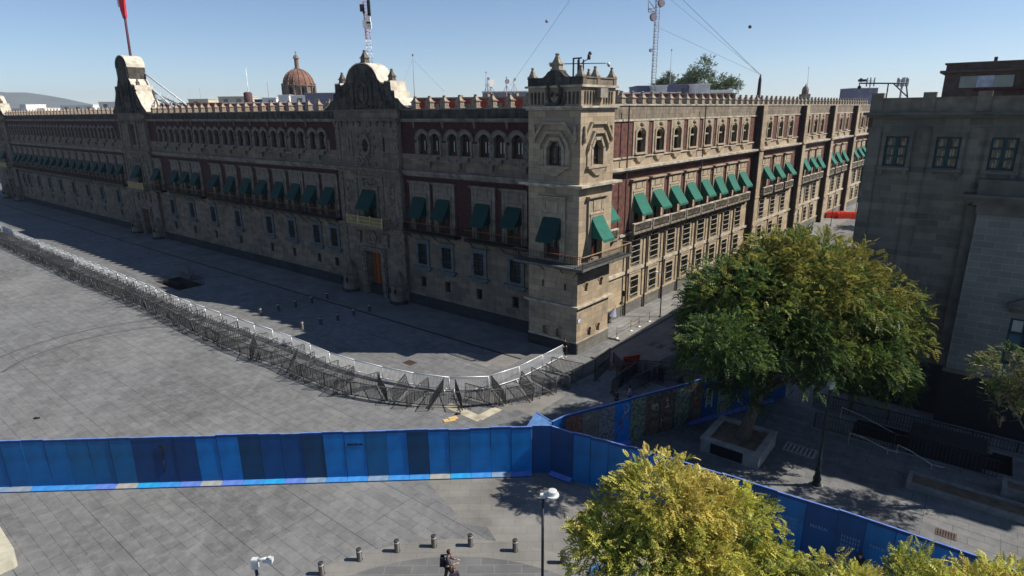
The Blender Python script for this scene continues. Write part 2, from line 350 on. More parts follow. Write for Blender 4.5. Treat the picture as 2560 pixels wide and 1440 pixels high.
# ------------------------------------------------------------------ palace
PAL = empty('palace', C0, label='long palace with red stone upper floors, green awnings, stone corner tower and two portal gables', cat='palace')
def pp(name, mb_, mats, O=C0, rz=RA, parent=None, x=0.0, y=0.0, z=0.0):
    """part of the palace, modelled in facade coordinates (x along, y inward, z up)"""
    loc = O - C0 + Vector((math.cos(rz) * x - math.sin(rz) * y, math.sin(rz) * x + math.cos(rz) * y, z))
    return add(name, mb_ if isinstance(mb_, bpy.types.Mesh) else mb_.mesh(name, mats), parent or PAL, loc, rz)
LA, LB = 178.0, 109.3
arA = [17.08, 15.38, 13.07, 11.40, 9.10, 7.32, 5.29, 3.5]
arA += [76.17, 74.31, 72.23, 70.31, 68.24, 66.3, 64.15, 62.25, 60.0, 58.2, 55.96, 54.1, 51.85, 49.99, 47.8, 45.95, 43.70, 41.85, 39.58, 37.8, 35.45, 33.65]
arL = []
for k in range(16): arL += [95.15 + 4.03 * k, 97.0 + 4.03 * k]
dA = [17.83, 14.45, 9.34, 5.65, 79.06, 72.67, 69.11, 65.71, 59.78, 55.53, 51.34, 47.39, 43.49, 39.81, 36.50, 32.93] + [94.0 + 3.95 * k for k in range(17)]
gA = [17.93, 14.44, 10.13, 5.62, 75.9, 69.24, 62.54, 55.42, 47.25, 41.99, 36.57, 33.02, 155.37, 151.61, 144.12, 136.63, 129.26, 121.46, 113.43, 105.99, 98.03]
holesA = [(-u - .65, -u + .65, 16.0, 18.05) for u in arA + arL] + [(-u - .8, -u + .8, 8.32, 11.75) for u in dA] + \
         [(-u - .62, -u + .62, 4.75, 6.85) for u in gA] + [(-u - .1 - .37, -u - .1 + .37, 2.2, 3.3) for u in gA]
PORT = [(25.4, 5.2), (85.65, 5.35), (165.0, 6.2)]
# each material run of the front is one continuous wall part
def frontwall(name, z0, z1, m, mr, y=0.0, segs=None):
    for a, c in (segs or [(-LA, -170.9), (-159.2, -90.9), (-80.4, -30.5), (-20.3, 2.0)]):
        b = MB(); b.wall(a, c, z0, z1, holesA, y, .55, 0, 1); pp(name, b, [m, mr])
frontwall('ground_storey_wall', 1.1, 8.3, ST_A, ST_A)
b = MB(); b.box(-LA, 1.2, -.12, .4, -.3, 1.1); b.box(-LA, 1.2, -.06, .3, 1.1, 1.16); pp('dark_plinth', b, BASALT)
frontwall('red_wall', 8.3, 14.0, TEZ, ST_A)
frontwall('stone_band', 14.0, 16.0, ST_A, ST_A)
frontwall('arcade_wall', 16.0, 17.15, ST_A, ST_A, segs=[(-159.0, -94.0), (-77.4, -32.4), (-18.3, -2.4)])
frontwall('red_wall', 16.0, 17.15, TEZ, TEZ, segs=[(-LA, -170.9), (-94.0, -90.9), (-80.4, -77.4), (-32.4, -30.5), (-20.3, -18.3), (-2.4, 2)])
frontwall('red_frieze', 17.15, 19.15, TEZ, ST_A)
frontwall('parapet_wall', 19.15, 20.2, ST_DK, ST_DK)
for a, c in [(-LA, -171.2), (-158.9, -91.2), (-80.1, -30.8), (-20, 1.5)]:
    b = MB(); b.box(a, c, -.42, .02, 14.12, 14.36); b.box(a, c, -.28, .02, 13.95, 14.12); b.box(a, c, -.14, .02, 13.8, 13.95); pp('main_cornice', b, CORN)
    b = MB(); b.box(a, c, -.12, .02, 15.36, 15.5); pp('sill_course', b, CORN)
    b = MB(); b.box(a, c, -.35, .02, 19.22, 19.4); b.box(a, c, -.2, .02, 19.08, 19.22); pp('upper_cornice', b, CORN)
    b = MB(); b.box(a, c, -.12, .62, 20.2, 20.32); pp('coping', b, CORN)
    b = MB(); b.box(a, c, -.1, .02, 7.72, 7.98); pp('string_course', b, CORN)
b = MB(); b.frust(0, -.1, 14.75, .1, .1, 15.4, .3, .2); b.box(-1.25, 1.25, -.24, .02, 15.36, 15.98); pier_m = b.mesh('arcade_sill', CARVE)
b = MB(); b.box(-.22, .22, -.1, .05, 15.98, 17.1); b.box(-.3, .3, -.16, .05, 17.1, 17.22); pier2_m = b.mesh('arcade_pier', CARVE)
b = MB(); b.frust(0, -.05, 18.5, .06, .05, 19.08, .2, .18); corb_m = b.mesh('corbel', CARVE)
for u in [(a + c) / 2 for a, c in zip(arA[0:8:2], arA[1:8:2])] + [(a + c) / 2 for a, c in zip(arA[8::2], arA[9::2])] + [(a + c) / 2 for a, c in zip(arL[::2], arL[1::2])]:
    pp('arcade_sill', pier_m, None, x=-u); pp('arcade_pier', pier2_m, None, x=-u)
    if u < 80: pp('corbel', corb_m, None, x=-u - 2)
# body of the block, roofs, corner return walls
b = MB()
P = [C0 + VB * 1.0 + UA * 1.0, C0 + VB * LB + UA * 1.0, C0 + VB * LB + UA * LA, C0 + VB * 1.0 + UA * LA]
b.slab([(p.x - C0.x, p.y - C0.y) for p in (P[0], P[1], P[2], P[3])], 0, 19.6, 0)
add('inner_mass', b.mesh('inner_mass', [ROOFG]), PAL)
b = MB(); b.box(-LA, 1, .5, .6, 19.2, 20.2); pp('parapet_back', b, ROOFR)
b = MB(); b.box(-1, LB, .5, .6, 19.2, 20.5); pp('parapet_back', b, ROOFR, rz=RB)

# ---- window kinds
def arched_window():
    b = MB(); b.arch(0, 17.38, .65, .97, -.14, .1, n=10); b.arch(0, 17.38, .97, 1.06, -.2, .02, n=10)
    b.box(-.8, -.62, -.1, .1, 15.98, 17.38); b.box(.62, .8, -.1, .1, 15.98, 17.38); b.box(-.9, .9, -.22, .2, 15.86, 16.0)
    s = b.mesh('arched_window', TRIM)
    c = MB(); c.box(-.66, .66, .42, .46, 15.95, 18.08, 1)
    for x in (-.33, 0, .33): c.box(x - .035, x + .035, .3, .42, 16, 17.4)
    c.box(-.65, .65, .3, .42, 16.0, 16.35); c.box(-.65, .65, .3, .42, 17.3, 17.4); c.box(-.65, -.58, .3, .42, 16, 17.4); c.box(.58, .65, .3, .42, 16, 17.4)
    for t in (45, 90, 135): c.tube((0, .36, 17.4), (.6 * math.cos(R_(t)), .36, 17.4 + .6 * math.sin(R_(t))), .025, n=4)
    c.arch(0, 17.38, .57, .65, .3, .42, n=8); c.arch(0, 17.38, .28, .32, .33, .4, n=6)
    c.box(-.27, -.08, .4, .415, 16.35, 17.3, 2); c.box(.1, .22, .4, .415, 16.35, 17.3, 2)
    return s, c.mesh('sash', [WOODR, GLASSD, CURT])
def balcony_door(w=1.6, z0=8.32, z1=11.75, W=2.9, ztop=13.2, trim=TRIM, wood=WOODR, gl=GLASSD):
    b = MB(); h = w / 2; b.box(-W / 2, -h, -.12, .05, z0, ztop); b.box(h, W / 2, -.12, .05, z0, ztop); b.box(-h, h, -.12, .05, z1, ztop)
    for s_ in (-1, 1):
        b.box(min(s_ * h, s_ * (h + .2)), max(s_ * h, s_ * (h + .2)), -.22, -.1, z0, z1 + .2)
        b.box(min(s_ * (W / 2 - .28), s_ * (W / 2)), max(s_ * (W / 2 - .28), s_ * W / 2), -.17, -.1, z0, ztop)
    b.box(-h, h, -.22, -.1, z1, z1 + .2); b.box(-h - .28, h + .28, -.26, -.1, z1 + .2, z1 + .3)
    b.box(-.55, .55, -.18, -.1, z1 + .5, ztop - .25); b.box(-h - .2, -.7, -.16, -.1, z1 + .5, ztop - .25); b.box(.7, h + .2, -.16, -.1, z1 + .5, ztop - .25)
    b.box(-W / 2 - .18, W / 2 + .18, -.38, .02, ztop, ztop + .14); b.box(-W / 2 - .08, W / 2 + .08, -.26, .02, ztop - .12, ztop)
    s = b.mesh('balcony_window', trim)
    c = MB(); c.box(-h, h, .44, .48, z0, z1, 1)
    for x in (-h + .05, -.06, .06, h - .05): c.box(x - .05, x + .05, .3, .44, z0, z1)
    for z in (z0 + .05, z0 + .9, z0 + 1.6, z0 + 2.3, z1 - .06): c.box(-h, h, .32, .43, z - .05, z + .05)
    c.box(-h + .1, -.1, .34, .42, z0, z0 + .85); c.box(.1, h - .1, .34, .42, z0, z0 + .85)
    c.box(.12, h - .12, .485, .5, z0 + .9, z1 - .2, 2); c.box(-h + .12, -.3, .485, .5, z0 + .9, z1 - .2, 2)
    return s, c.mesh('door_leaf', [wood, gl, CURT])
def awning(w, z1, drop=1.75, out=1.15, m=AWN, side=True):
    b = MB(); h = w / 2; n = 6; sag = .06; zt = z1 + .03; zb = z1 - drop; t = .03
    pts = [(-.16 - out * k / n, zt - drop * (k / n) - sag * math.sin(math.pi * k / n)) for k in range(n + 1)]
    for (y0, za), (y1, zc) in zip(pts, pts[1:]):
        b.hexa([(-h, y0, za - t), (h, y0, za - t), (h, y0, za), (-h, y0, za)], [(-h, y1, zc - t), (h, y1, zc - t), (h, y1, zc), (-h, y1, zc)])
    ye, ze = pts[-1]
    for k in range(6):                                  # valance with a slightly uneven hem
        x0 = -h + w * k / 6; x1 = x0 + w / 6; zz = ze - .2 - .03 * (k % 2)
        b.box(x0, x1, ye - .015, ye + .015, zz, ze)
    for sx in (-h, h):
        P = [(y, z) for y, z in pts] + [(-.16, zb + .12)]
        b.hexa([(sx - .012, y, z - .02) for y, z in P], [(sx + .012, y, z - .02) for y, z in P])
    return b.mesh('awning', m)
def barred_window(w, z0, z1, trim, W, apron=True, gl=GLASSD, bars='v', wood=STEELD, curt=True):
    b = MB(); h = w / 2; b.box(-W / 2, -h, -.12, .03, z0 - .3, z1 + .45); b.box(h, W / 2, -.12, .03, z0 - .3, z1 + .45); b.box(-h, h, -.12, .03, z1, z1 + .45); b.box(-h, h, -.12, .03, z0 - .3, z0)
    b.box(-W / 2 - .08, W / 2 + .08, -.2, .02, z1 + .38, z1 + .5)
    if apron:
        b.box(-W / 2 - .35, W / 2 + .35, -.3, .02, z0 - .42, z0 - .3); b.frust(0, -.1, z0 - .78, W / 2 - .1, .1, z0 - .42, W / 2 + .25, .16)
    s = b.mesh('barred_window', trim)
    c = MB(); c.box(-h, h, .4, .44, z0, z1, 1)
    for x in (-h + .04, 0, h - .04): c.box(x - .04, x + .04, .3, .4, z0, z1)
    nz = 4
    for k in range(nz + 1): z = z0 + (z1 - z0) * k / nz; c.box(-h, h, .31, .39, z - .03, z + .03)
    if curt:
        c.box(-.42 * h, -.2 * h, .445, .46, z0 + .3, z1 - .9, 2); c.box(.2 * h, .42 * h, .445, .46, z0 + .3, z1 - .9, 2)
    k = int(w / .16)
    for i in range(1, k): x = -h + w * i / k; c.box(x - .012, x + .012, -.17, -.14, z0 - .05, z1 + .05, 3)
    nb_ = 6 if curt else int((z1 - z0) / .55)
    for i in range(nb_): z = z0 + (z1 - z0) * (i + .5) / nb_; c.box(-h - .05, h + .05, -.21, -.15, z - .024, z + .024, 3 if curt else 4)
    return s, c.mesh('grille_and_sash', [wood, gl, CURT, IRON, mat('pale_bar', (.3, .29, .25))])
aw_s, aw_c = arched_window(); bd_s, bd_c = balcony_door(); FRB = mat('blue_grey_frame', (.07, .1, .12)); FRS = mat('pale_frame', (.22, .21, .17))
gw_s, gw_c = barred_window(1.24, 4.75, 6.85, mat('window_cage_grey', (.085, .1, .105), var=.3), 2.0, wood=FRB)
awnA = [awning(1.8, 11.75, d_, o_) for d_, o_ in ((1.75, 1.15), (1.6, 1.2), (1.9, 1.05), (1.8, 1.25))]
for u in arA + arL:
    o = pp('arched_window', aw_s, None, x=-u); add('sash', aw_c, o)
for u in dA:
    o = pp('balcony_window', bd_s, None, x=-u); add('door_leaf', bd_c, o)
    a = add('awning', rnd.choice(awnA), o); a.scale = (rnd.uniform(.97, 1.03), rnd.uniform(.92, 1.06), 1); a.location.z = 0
for u in gA:
    o = pp('barred_window', gw_s, None, x=-u); add('grille_and_sash', gw_c, o)
c = MB(); c.box(-.37, .37, .45, .5, 2.2, 3.3, 1)
for x in (-.2, 0, .2): c.box(x - .014, x + .014, .1, .13, 2.2, 3.3)
for z in (2.5, 2.8, 3.1): c.box(-.37, .37, .09, .12, z - .012, z + .012)
smw = c.mesh('vent_window', [IRON, DARK])
for u in gA: pp('vent_window', smw, None, x=-u - .1)
# balconies with iron railings
def balcony(x0, x1, zs=8.08, d=.95, h=.95, rail=RAILW, bars=IRON, slabm=IRON, step=.16, brackets=True, endl=True, endr=True):
    b = MB(); b.box(x0, x1, -d, .0, zs, zs + .16, 0); b.box(x0 + .06, x1 - .06, -d + .08, 0, zs - .08, zs, 0)
    zt = zs + .16 + h
    n = max(2, int((x1 - x0) / step))
    for k in range(n + 1):
        x = x0 + .04 + (x1 - x0 - .08) * k / n; b.box(x - .011, x + .011, -d + .03, -d + .055, zs + .16, zt, 1)
    for e, ok in ((x0 + .04, endl), (x1 - .04, endr)):
        if ok:
            for k in range(6): y = -d + .05 + (d - .1) * k / 6; b.box(e - .011, e + .011, y, y + .025, zs + .16, zt, 1)
            b.box(e - .03, e + .03, -d + .02, -.02, zt, zt + .05, 2)
    b.box(x0, x1, -d + .01, -d + .08, zt, zt + .05, 2); b.box(x0, x1, -d + .03, -d + .055, zs + .28, zs + .31, 1); b.box(x0, x1, -d + .03, -d + .055, zt - .14, zt - .11, 1)
    if brackets:
        k = x0 + .5
        while k < x1:
            b.path([(k, -d + .1, zs - .08), (k + .0, -.5, zs - .3), (k, -.02, zs - .75)], .03, n=4, m=1); b.path([(k, -.55, zs - .1), (k, -.3, zs - .45)], .03, n=4, m=1)
            k += 1.9
    return b.mesh('balcony', [slabm, bars, rail])
segA = [(19.95, 12.4), (11.2, 3.8), (80.7, 77.3), (74.5, 63.9), (61.7, 53.7), (53.3, 45.5), (45.3, 38.0), (38.2 - .3, 31.2)] + [(94.0 + 3.95 * (k + 3) + 1.8, 94.0 + 3.95 * k - 1.8) for k in (0, 4, 8, 12)] + [(159.0, 155.4)]
for a, c in segA: pp('balcony', balcony(-a, -c), None)

# ---- finial (merlon) with stepped base, concave pyramid and knob
def finial(w=.4, z0=20.32, z1=20.98, tip=21.5, m=None, name='finial'):
    b = MB(); b.box(-w, w, -w * .8, w * .8, z0, z0 + .1); b.box(-w * .82, w * .82, -w * .66, w * .66, z0 + .1, z1 - .08); b.box(-w * 1.05, w * 1.05, -w * .85, w * .85, z1 - .08, z1)
    hh = tip - z1; b.frust(0, 0, z1, w * .85, w * .7, z1 + hh * .35, w * .5, w * .45); b.frust(0, 0, z1 + hh * .35, w * .5, w * .45, z1 + hh * .78, w * .22, w * .22)
    b.lathe(0, 0, [(w * .2, z1 + hh * .76), (w * .42, z1 + hh * .84), (w * .42, z1 + hh * .93), (w * .2, tip)], 8)
    return b.mesh(name, m or FINM)
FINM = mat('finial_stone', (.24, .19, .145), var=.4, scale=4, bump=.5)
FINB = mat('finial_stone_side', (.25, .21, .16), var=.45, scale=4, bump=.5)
fm = finial(); fmB = finial(z0=20.5, z1=21.12, tip=21.66, m=FINB)
us = [4.35 + 1.97 * k for k in range(8)] + [32.1 + 1.99 * k for k in range(24)]
for u in us: pp('finial', fm, None, x=-u, y=.22)
vs = [8.2 + 1.87 * k for k in range(53)]
vs = [v for v in vs if v < LB - 1]
for v in vs[:52]: pp('finial', fmB, None, rz=RB, x=v, y=.22)
b = MB()                                                 # the far end of the row reads as one mass
for u in [92.6 + 1.99 * k for k in range(34)] + [172 + 2 * k for k in range(3)]:
    for (a, z0, z1, a1) in ((.3, 20.32, 20.95, .3), (.34, 20.95, 21.0, .34), (.28, 21.0, 21.3, .1), (.12, 21.3, 21.45, .12)): b.frust(-u, .22, z0, a, a * .8, z1, a1, a1 * .8)
tag(pp('finial', b, FINM), kind='stuff')

# ---- portals
def portal(u, hw, gable, thick, dz, fin, dw=1.32, dh=5.1, win3='oval'):
    """stone frontispiece: door, royal balcony, window storey and shaped gable"""
    b = MB(); holes = [(-dw, dw, 0, dh), (-1.08, 1.08, 8.32, 12.0)]
    if win3 == 'oval': holes += [(-.5, .5, 15.9, 17.45), (-2.98, -2.66, 16.1, 17.55), (2.66, 2.98, 16.1, 17.55)]
    else: holes += [(-1.0, 1.0, 15.3, 18.6)]
    b.wall(-hw, hw, 0, 20.3, holes, -.4, .9)
    for s_ in (-1, 1):
        x = s_ * hw; q = [(x, -.4, 0), (x, .6, 0), (x, .6, 20.3), (x, -.4, 20.3)]
        b.quad(*(q if s_ > 0 else q[::-1]))
    root = pp('portal', b, ST_A, x=-u)
    c = MB()                                             # carved pilasters, panels and string courses
    for s_ in (-1, 1):
        def bx(a, d, y0, z0, z1, m=0): c.box(min(s_ * a, s_ * d), max(s_ * a, s_ * d), y0, -.38, z0, z1, m)
        bx(dw, dw + .75, -.62, 0, dh + .5); bx(dw + .2, dw + .6, -.72, .3, dh + .2); bx(hw - .7, hw, -.5, 1.2, 7.6); bx(hw - .75, hw - .05, -.5, 8.4, 13.7); bx(hw - .75, hw - .1, -.5, 14.5, 19)
        bx(1.1, 1.5, -.55, 8.4, 12.3); bx(2.0, 2.35, -.5, 8.4, 13.7); bx(hw - 2.35, hw - 1.15, -.46, 10.3, 12.9)
        for k in range(9): c.ball((s_ * (hw - 1.75 + rnd.uniform(-.35, .35)), -.48, 10.6 + .26 * k), .2, sy=.5, m=0, n=6, k=4)
        bx(2.3, 2.75, -.46, 15.1, 18.2) if win3 == 'oval' else bx(1.2, 1.9, -.6, 14.6, 19)
        c.frust(s_ * (dw + 1.0), -.5, 5.9, .3, .14, 7.3, .45, .2); c.lathe(s_ * (hw - 1.3), -.42, [(.05, 8.3), (.42, 8.5), (.5, 9.0), (.3, 9.5), (.12, 9.9), (.05, 10.0)], 8, sy=.5)
        for k in range(5): c.frust(s_ * (.9 + k * 1.05), -.44, 18.6, .1, .08, 19.1, .2, .16)
    c.box(-dw, dw, -.6, -.38, dh, dh + .5); c.box(-hw, hw, -.55, -.38, 7.7, 8.05); c.box(-hw - .1, hw + .1, -.82, .1, 14.12, 14.36); c.box(-hw - .05, hw + .05, -.66, .1, 13.95, 14.12)
    c.box(-1.5, 1.5, -.6, -.38, 12.0, 12.4); c.box(-2.35, 2.35, -.58, -.38, 13.2, 13.5); c.box(-hw - .08, hw + .08, -.75, .1, 19.22, 19.4); c.box(-hw - .08, hw + .08, -.58, .1, 20.2, 20.34)
    c.lathe(0, 0, [(.01, 0), (.01, .01)], 3)
    for k in range(18): c.ball((rnd.uniform(-1.3, 1.3), -.45, rnd.uniform(12.45, 13.15)), .18, sy=.6, n=6, k=4)
    c.arch(0, 6.75, .45, .66, -.55, -.38, 0, 360, 16); c.prism([(.46 * math.cos(R_(a)), 6.75 + .46 * math.sin(R_(a))) for a in range(0, 360, 30)], -.46, -.38)
    for k in range(26):
        a = rnd.uniform(0, 360); c.ball((math.cos(R_(a)) * rnd.uniform(.7, 1.2), -.44, 6.75 + math.sin(R_(a)) * rnd.uniform(.6, 1.0)), .12, sy=.5, n=6, k=4)
    if win3 == 'oval':
        c.arch(0, 16.67, .5, .8, -.6, -.38, 0, 360, 18, ez=1.35)
        for x in (-.5, .5):
            for z in (15.9, 17.45): c.box(min(x, x * .62), max(x, x * .62), -.36, -.2, min(z, z + (.22 if z < 16 else -.22)), max(z, z + (.22 if z < 16 else -.22)))
        for k in range(44):
            a = rnd.uniform(0, 360); rr_ = rnd.uniform(.95, 1.5); c.ball((math.cos(R_(a)) * rr_, -.45, 16.67 + math.sin(R_(a)) * rr_ * 1.35), rnd.uniform(.1, .2), sy=.6, n=6, k=4)
        for k in range(14): c.ball((rnd.uniform(-1.7, 1.7), -.46, rnd.uniform(14.6, 15.3)), .2, sy=.6, n=6, k=4)
    add('carved_frame', c.mesh('carved_frame', CARVE), root)
    # gable
    g = MB(); out = [(x, z) for x, z in gable] ; full = [(-x, z) for x, z in reversed(out)] + [(x, z) for x, z in out if x > 0]
    strip_ = [(x, z) for x, z in full]
    for (xa, za), (xb, zb) in zip(strip_, strip_[1:]):
        if xb - xa < 1e-4: continue
        g.hexa([(xa, -.38, 20.3), (xb, -.38, 20.3), (xb, thick - .38, 20.3), (xa, thick - .38, 20.3)], [(xa, -.38, za), (xb, -.38, zb), (xb, thick - .38, zb), (xa, thick - .38, za)])
    gb = pp('gable', g, [ST_DK], x=-u)
    e = MB()
    for (xa, za), (xb, zb) in zip(strip_, strip_[1:]):
        if xb - xa < 1e-4: continue
        e.hexa([(xa, -.44, za), (xb, -.44, zb), (xb, thick - .3, zb), (xa, thick - .3, za)], [(xa, -.44, za + .1), (xb, -.44, zb + .1), (xb, thick - .3, zb + .1), (xa, thick - .3, za + .1)])
    add('coping', e.mesh('coping', mat('pale_coping', (.5, .45, .37), var=.3, scale=1.5)), gb)
    r_ = MB()
    for k in range(46):
        x = rnd.uniform(-hw * .75, hw * .75); zmax = np.interp(abs(x), [p[0] for p in out], [p[1] for p in out])
        z = rnd.uniform(20.6, max(20.8, zmax - .5)); r_.ball((x, -.38, z), rnd.uniform(.12, .34), sy=.5, n=6, k=4)
    zc = 21.9 + dz * .5
    r_.arch(0, zc, .75, 1.0, -.56, -.36, 0, 360, 16, ez=1.25); r_.box(-1.0, 1.0, -.62, -.36, 20.55, 20.75); r_.box(-.25, .25, -.52, -.36, zc - .6, zc + .6)
    for s_ in (-1, 1): r_.box(s_ * 1.5 - .14, s_ * 1.5 + .14, -.56, -.36, 20.4, zc + 1.1); r_.box(s_ * 2.9 - .14, s_ * 2.9 + .14, -.56, -.36, 20.4, zc + .2)
    add('relief', r_.mesh('relief', ST_DK), gb)
    for fx, fz, fw, fh in fin:
        add('finial', finial(fw, fz, fz + fh * .42, fz + fh, CARVE), gb, (fx, .25, 0))
    # door, balcony, windows
    d = MB(); d.box(-dw, dw, .3, .36, 0, dh)
    for s_ in (-1, 1):
        for j in range(2):
            for k in range(6): x = s_ * (.12 + j * .6); z = .25 + k * .8; d.box(min(x, x + s_ * .5), max(x, x + s_ * .5), .24, .3, z, z + .65)
    d.box(-.03, .03, .22, .3, 0, dh)
    for k in range(6):
        for x in (-1.2, -.62, .62, 1.2): d.ball((x, .27, .2 + k * .8), .03, n=6, k=4, m=1)
    add('door', d.mesh('door', [WOODD, IRON]), root)
    c2 = MB(); c2.box(-1.08, 1.08, .44, .48, 8.32, 12, 1)
    for x in (-1.0, -.06, .06, 1.0): c2.box(x - .06, x + .06, .3, .44, 8.32, 12)
    for z in (8.4, 9.3, 10.2, 11.1, 11.95): c2.box(-1.05, 1.05, .32, .43, z - .05, z + .05)
    c2.box(.2, .8, .485, .5, 9.3, 11.5, 2)
    add('door_leaf', c2.mesh('door_leaf', [WOODR, GLASSD, CURT]), root)
    a = add('awning', awning(2.25, 12.0, 1.9, 1.25), root, (0, -.28, 0))
    bl = MB(); bl.box(-3.0, 3.0, -1.5, -.38, 8.0, 8.22, 1); bl.box(-2.8, 2.8, -1.3, -.38, 7.8, 8.0, 1)
    for k in range(31): x = -2.95 + 5.9 * k / 30; bl.box(x - .02, x + .02, -1.48, -1.44, 8.22, 9.12)
    for x in (-2.95, -1, 1, 2.95): bl.box(x - .06, x + .06, -1.52, -1.4, 8.22, 9.25); bl.ball((x, -1.46, 9.3), .07, n=6, k=4)
    for x in (-2.95, 2.95):
        for k in range(5): y = -1.4 + .2 * k; bl.box(x - .02, x + .02, y, y + .04, 8.22, 9.12)
        bl.box(x - .03, x + .03, -1.45, -.4, 9.12, 9.18)
    bl.box(-2.95, 2.95, -1.5, -1.42, 9.12, 9.18); bl.box(-2.95, 2.95, -1.49, -1.43, 8.3, 8.35); bl.box(-2.95, 2.95, -1.49, -1.43, 8.7, 8.75)
    bl.box(-2.9, 2.9, -1.43, -1.425, 8.25, 9.1, 2)
    add('gilded_balcony', bl.mesh('gilded_balcony', [GOLD, TRIM, mat('gilt_panel', (.12, .11, .05), var=.4)]), root)
    c3 = MB()
    if win3 == 'oval':
        c3.box(-.5, .5, .2, .24, 15.9, 17.45); c3.box(-.03, .03, .12, .2, 15.9, 17.45, 1); c3.box(.15, .3, .1, .19, 16.1, 17.2, 2)
        for s_ in (-1, 1): c3.box(s_ * 2.82 - .2, s_ * 2.82 + .2, .2, .24, 16.1, 17.55)
    else: c3.box(-1, 1, .4, .44, 15.3, 18.6)
    add('upper_window', c3.mesh('upper_window', [DARK, WOODR, CURT]), root)
    for s_ in (-1, 1):                                   # bastion-like sentry plinths beside the door
        q = MB(); x = s_ * (hw - 1.05); P = [(1.0, 0), (1.08, .35)]
        q.lathe(0, 0, [(1.12, 0), (1.12, .35)], 8, 1, 0)
        q.lathe(0, 0, [(1.0, .35), (.9, 2.0), (1.05, 2.05), (1.1, 2.25), (.95, 2.3), (.8, 2.55), (.55, 3.0), (.22, 3.35), (.12, 3.6), (.02, 3.7)], 8, 0, 0)
        for t in (-.5, .5): q.box(t * .75 - .06, t * .75 + .06, -.99, -.8, 1.25, 1.75, 2)
        add('sentry_bastion', q.mesh('sentry_bastion', [ST_A, BASALT, DARK]), root, (x, -.75, 0))
    return root
g3 = [(0, 24.85), (.7, 24.8), (1.3, 24.6), (1.9, 24.25), (2.35, 23.7), (2.6, 23.2), (3.0, 22.85), (3.5, 22.75), (3.55, 22.95), (4.5, 22.95), (4.55, 22.05), (5.0, 22.0), (5.05, 21.35), (5.5, 21.25), (5.9, 20.85), (6.3, 20.6), (6.9, 20.4)]
portal(25.4, 5.2, g3, 1.9, 0, [(0, 24.95, .42, 1.25), (-4.02, 23.05, .36, 1.15), (4.02, 23.05, .36, 1.15)])
g2 = [(0, 29.2), (.8, 29.1), (1.5, 28.8), (2.05, 28.3), (2.25, 27.8), (2.28, 27.4), (1.75, 27.35), (1.8, 26.2), (2.2, 25.6), (2.6, 25.1), (2.9, 24.6), (4.0, 24.5), (4.05, 23.6), (4.4, 23.0), (5.0, 22.2), (5.5, 21.5), (6.3, 20.9), (6.8, 20.5)]
portal(85.65, 5.35, g2, 2.6, 4, [(-3.6, 24.6, .3, 1.1), (3.6, 24.6, .3, 1.1)], dw=1.35, dh=4.6, win3='niche')
portal(165.0, 5.9, g3, 1.9, 0, [(0, 24.95, .42, 1.25), (-4.02, 23.05, .36, 1.15), (4.02, 23.05, .36, 1.15)])

# ---- side (sunlit) facade
vB = [11.5 + 3.8 * k for k in range(8)] + [46.9, 51.5, 56.1, 64.6, 68.6, 72.5, 79.8, 84.5, 89.0, 97.0, 101.2, 105.3]
dB = [5.1] + vB
holesB = [(v - .82, v + .82, 16.1, 18.15) for v in vB] + [(v - .85, v + .85, 8.75, 12.2) for v in dB] + [(v - .88, v + .88, 5.0, 7.9) for v in vB] + [(v - .8, v + .8, 1.65, 3.82) for v in vB]
def sidewall(name, z0, z1, m, mr=None, y=0.0):
    b = MB(); b.wall(0, LB, z0, z1, holesB, y, .55, 0, 1); return pp(name, b, [m, mr or TRIM_B], rz=RB)
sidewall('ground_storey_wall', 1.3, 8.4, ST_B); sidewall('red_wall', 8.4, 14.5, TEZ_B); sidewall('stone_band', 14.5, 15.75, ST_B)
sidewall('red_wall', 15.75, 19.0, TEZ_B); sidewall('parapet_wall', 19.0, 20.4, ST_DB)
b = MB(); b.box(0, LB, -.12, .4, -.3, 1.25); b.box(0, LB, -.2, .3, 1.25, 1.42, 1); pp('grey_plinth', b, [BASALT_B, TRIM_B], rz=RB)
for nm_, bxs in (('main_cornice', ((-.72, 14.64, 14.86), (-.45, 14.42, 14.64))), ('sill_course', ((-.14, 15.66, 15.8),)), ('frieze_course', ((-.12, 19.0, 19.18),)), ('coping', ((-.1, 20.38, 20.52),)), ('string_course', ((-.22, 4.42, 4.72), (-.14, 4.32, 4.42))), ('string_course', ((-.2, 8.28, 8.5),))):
    b = MB()
    for y_, za_, zb_ in bxs: b.box(0, LB, y_, .6 if nm_ == 'coping' else .02, za_, zb_)
    pp(nm_, b, CORN_B, rz=RB)
for v in (42.6, 61.3, 77.5, 93.9, 108.6): b = MB(); b.box(v - .7, v + .75, -.85, .02, 0, 20.4); b.box(v - .8, v + .85, -1.0, .02, 14.62, 14.9); b.box(v - .78, v + .82, -.95, .02, 4.4, 4.75); b.box(v - .76, v + .8, -.92, .02, 8.3, 8.5); pp('pilaster', b, ST_B, rz=RB)
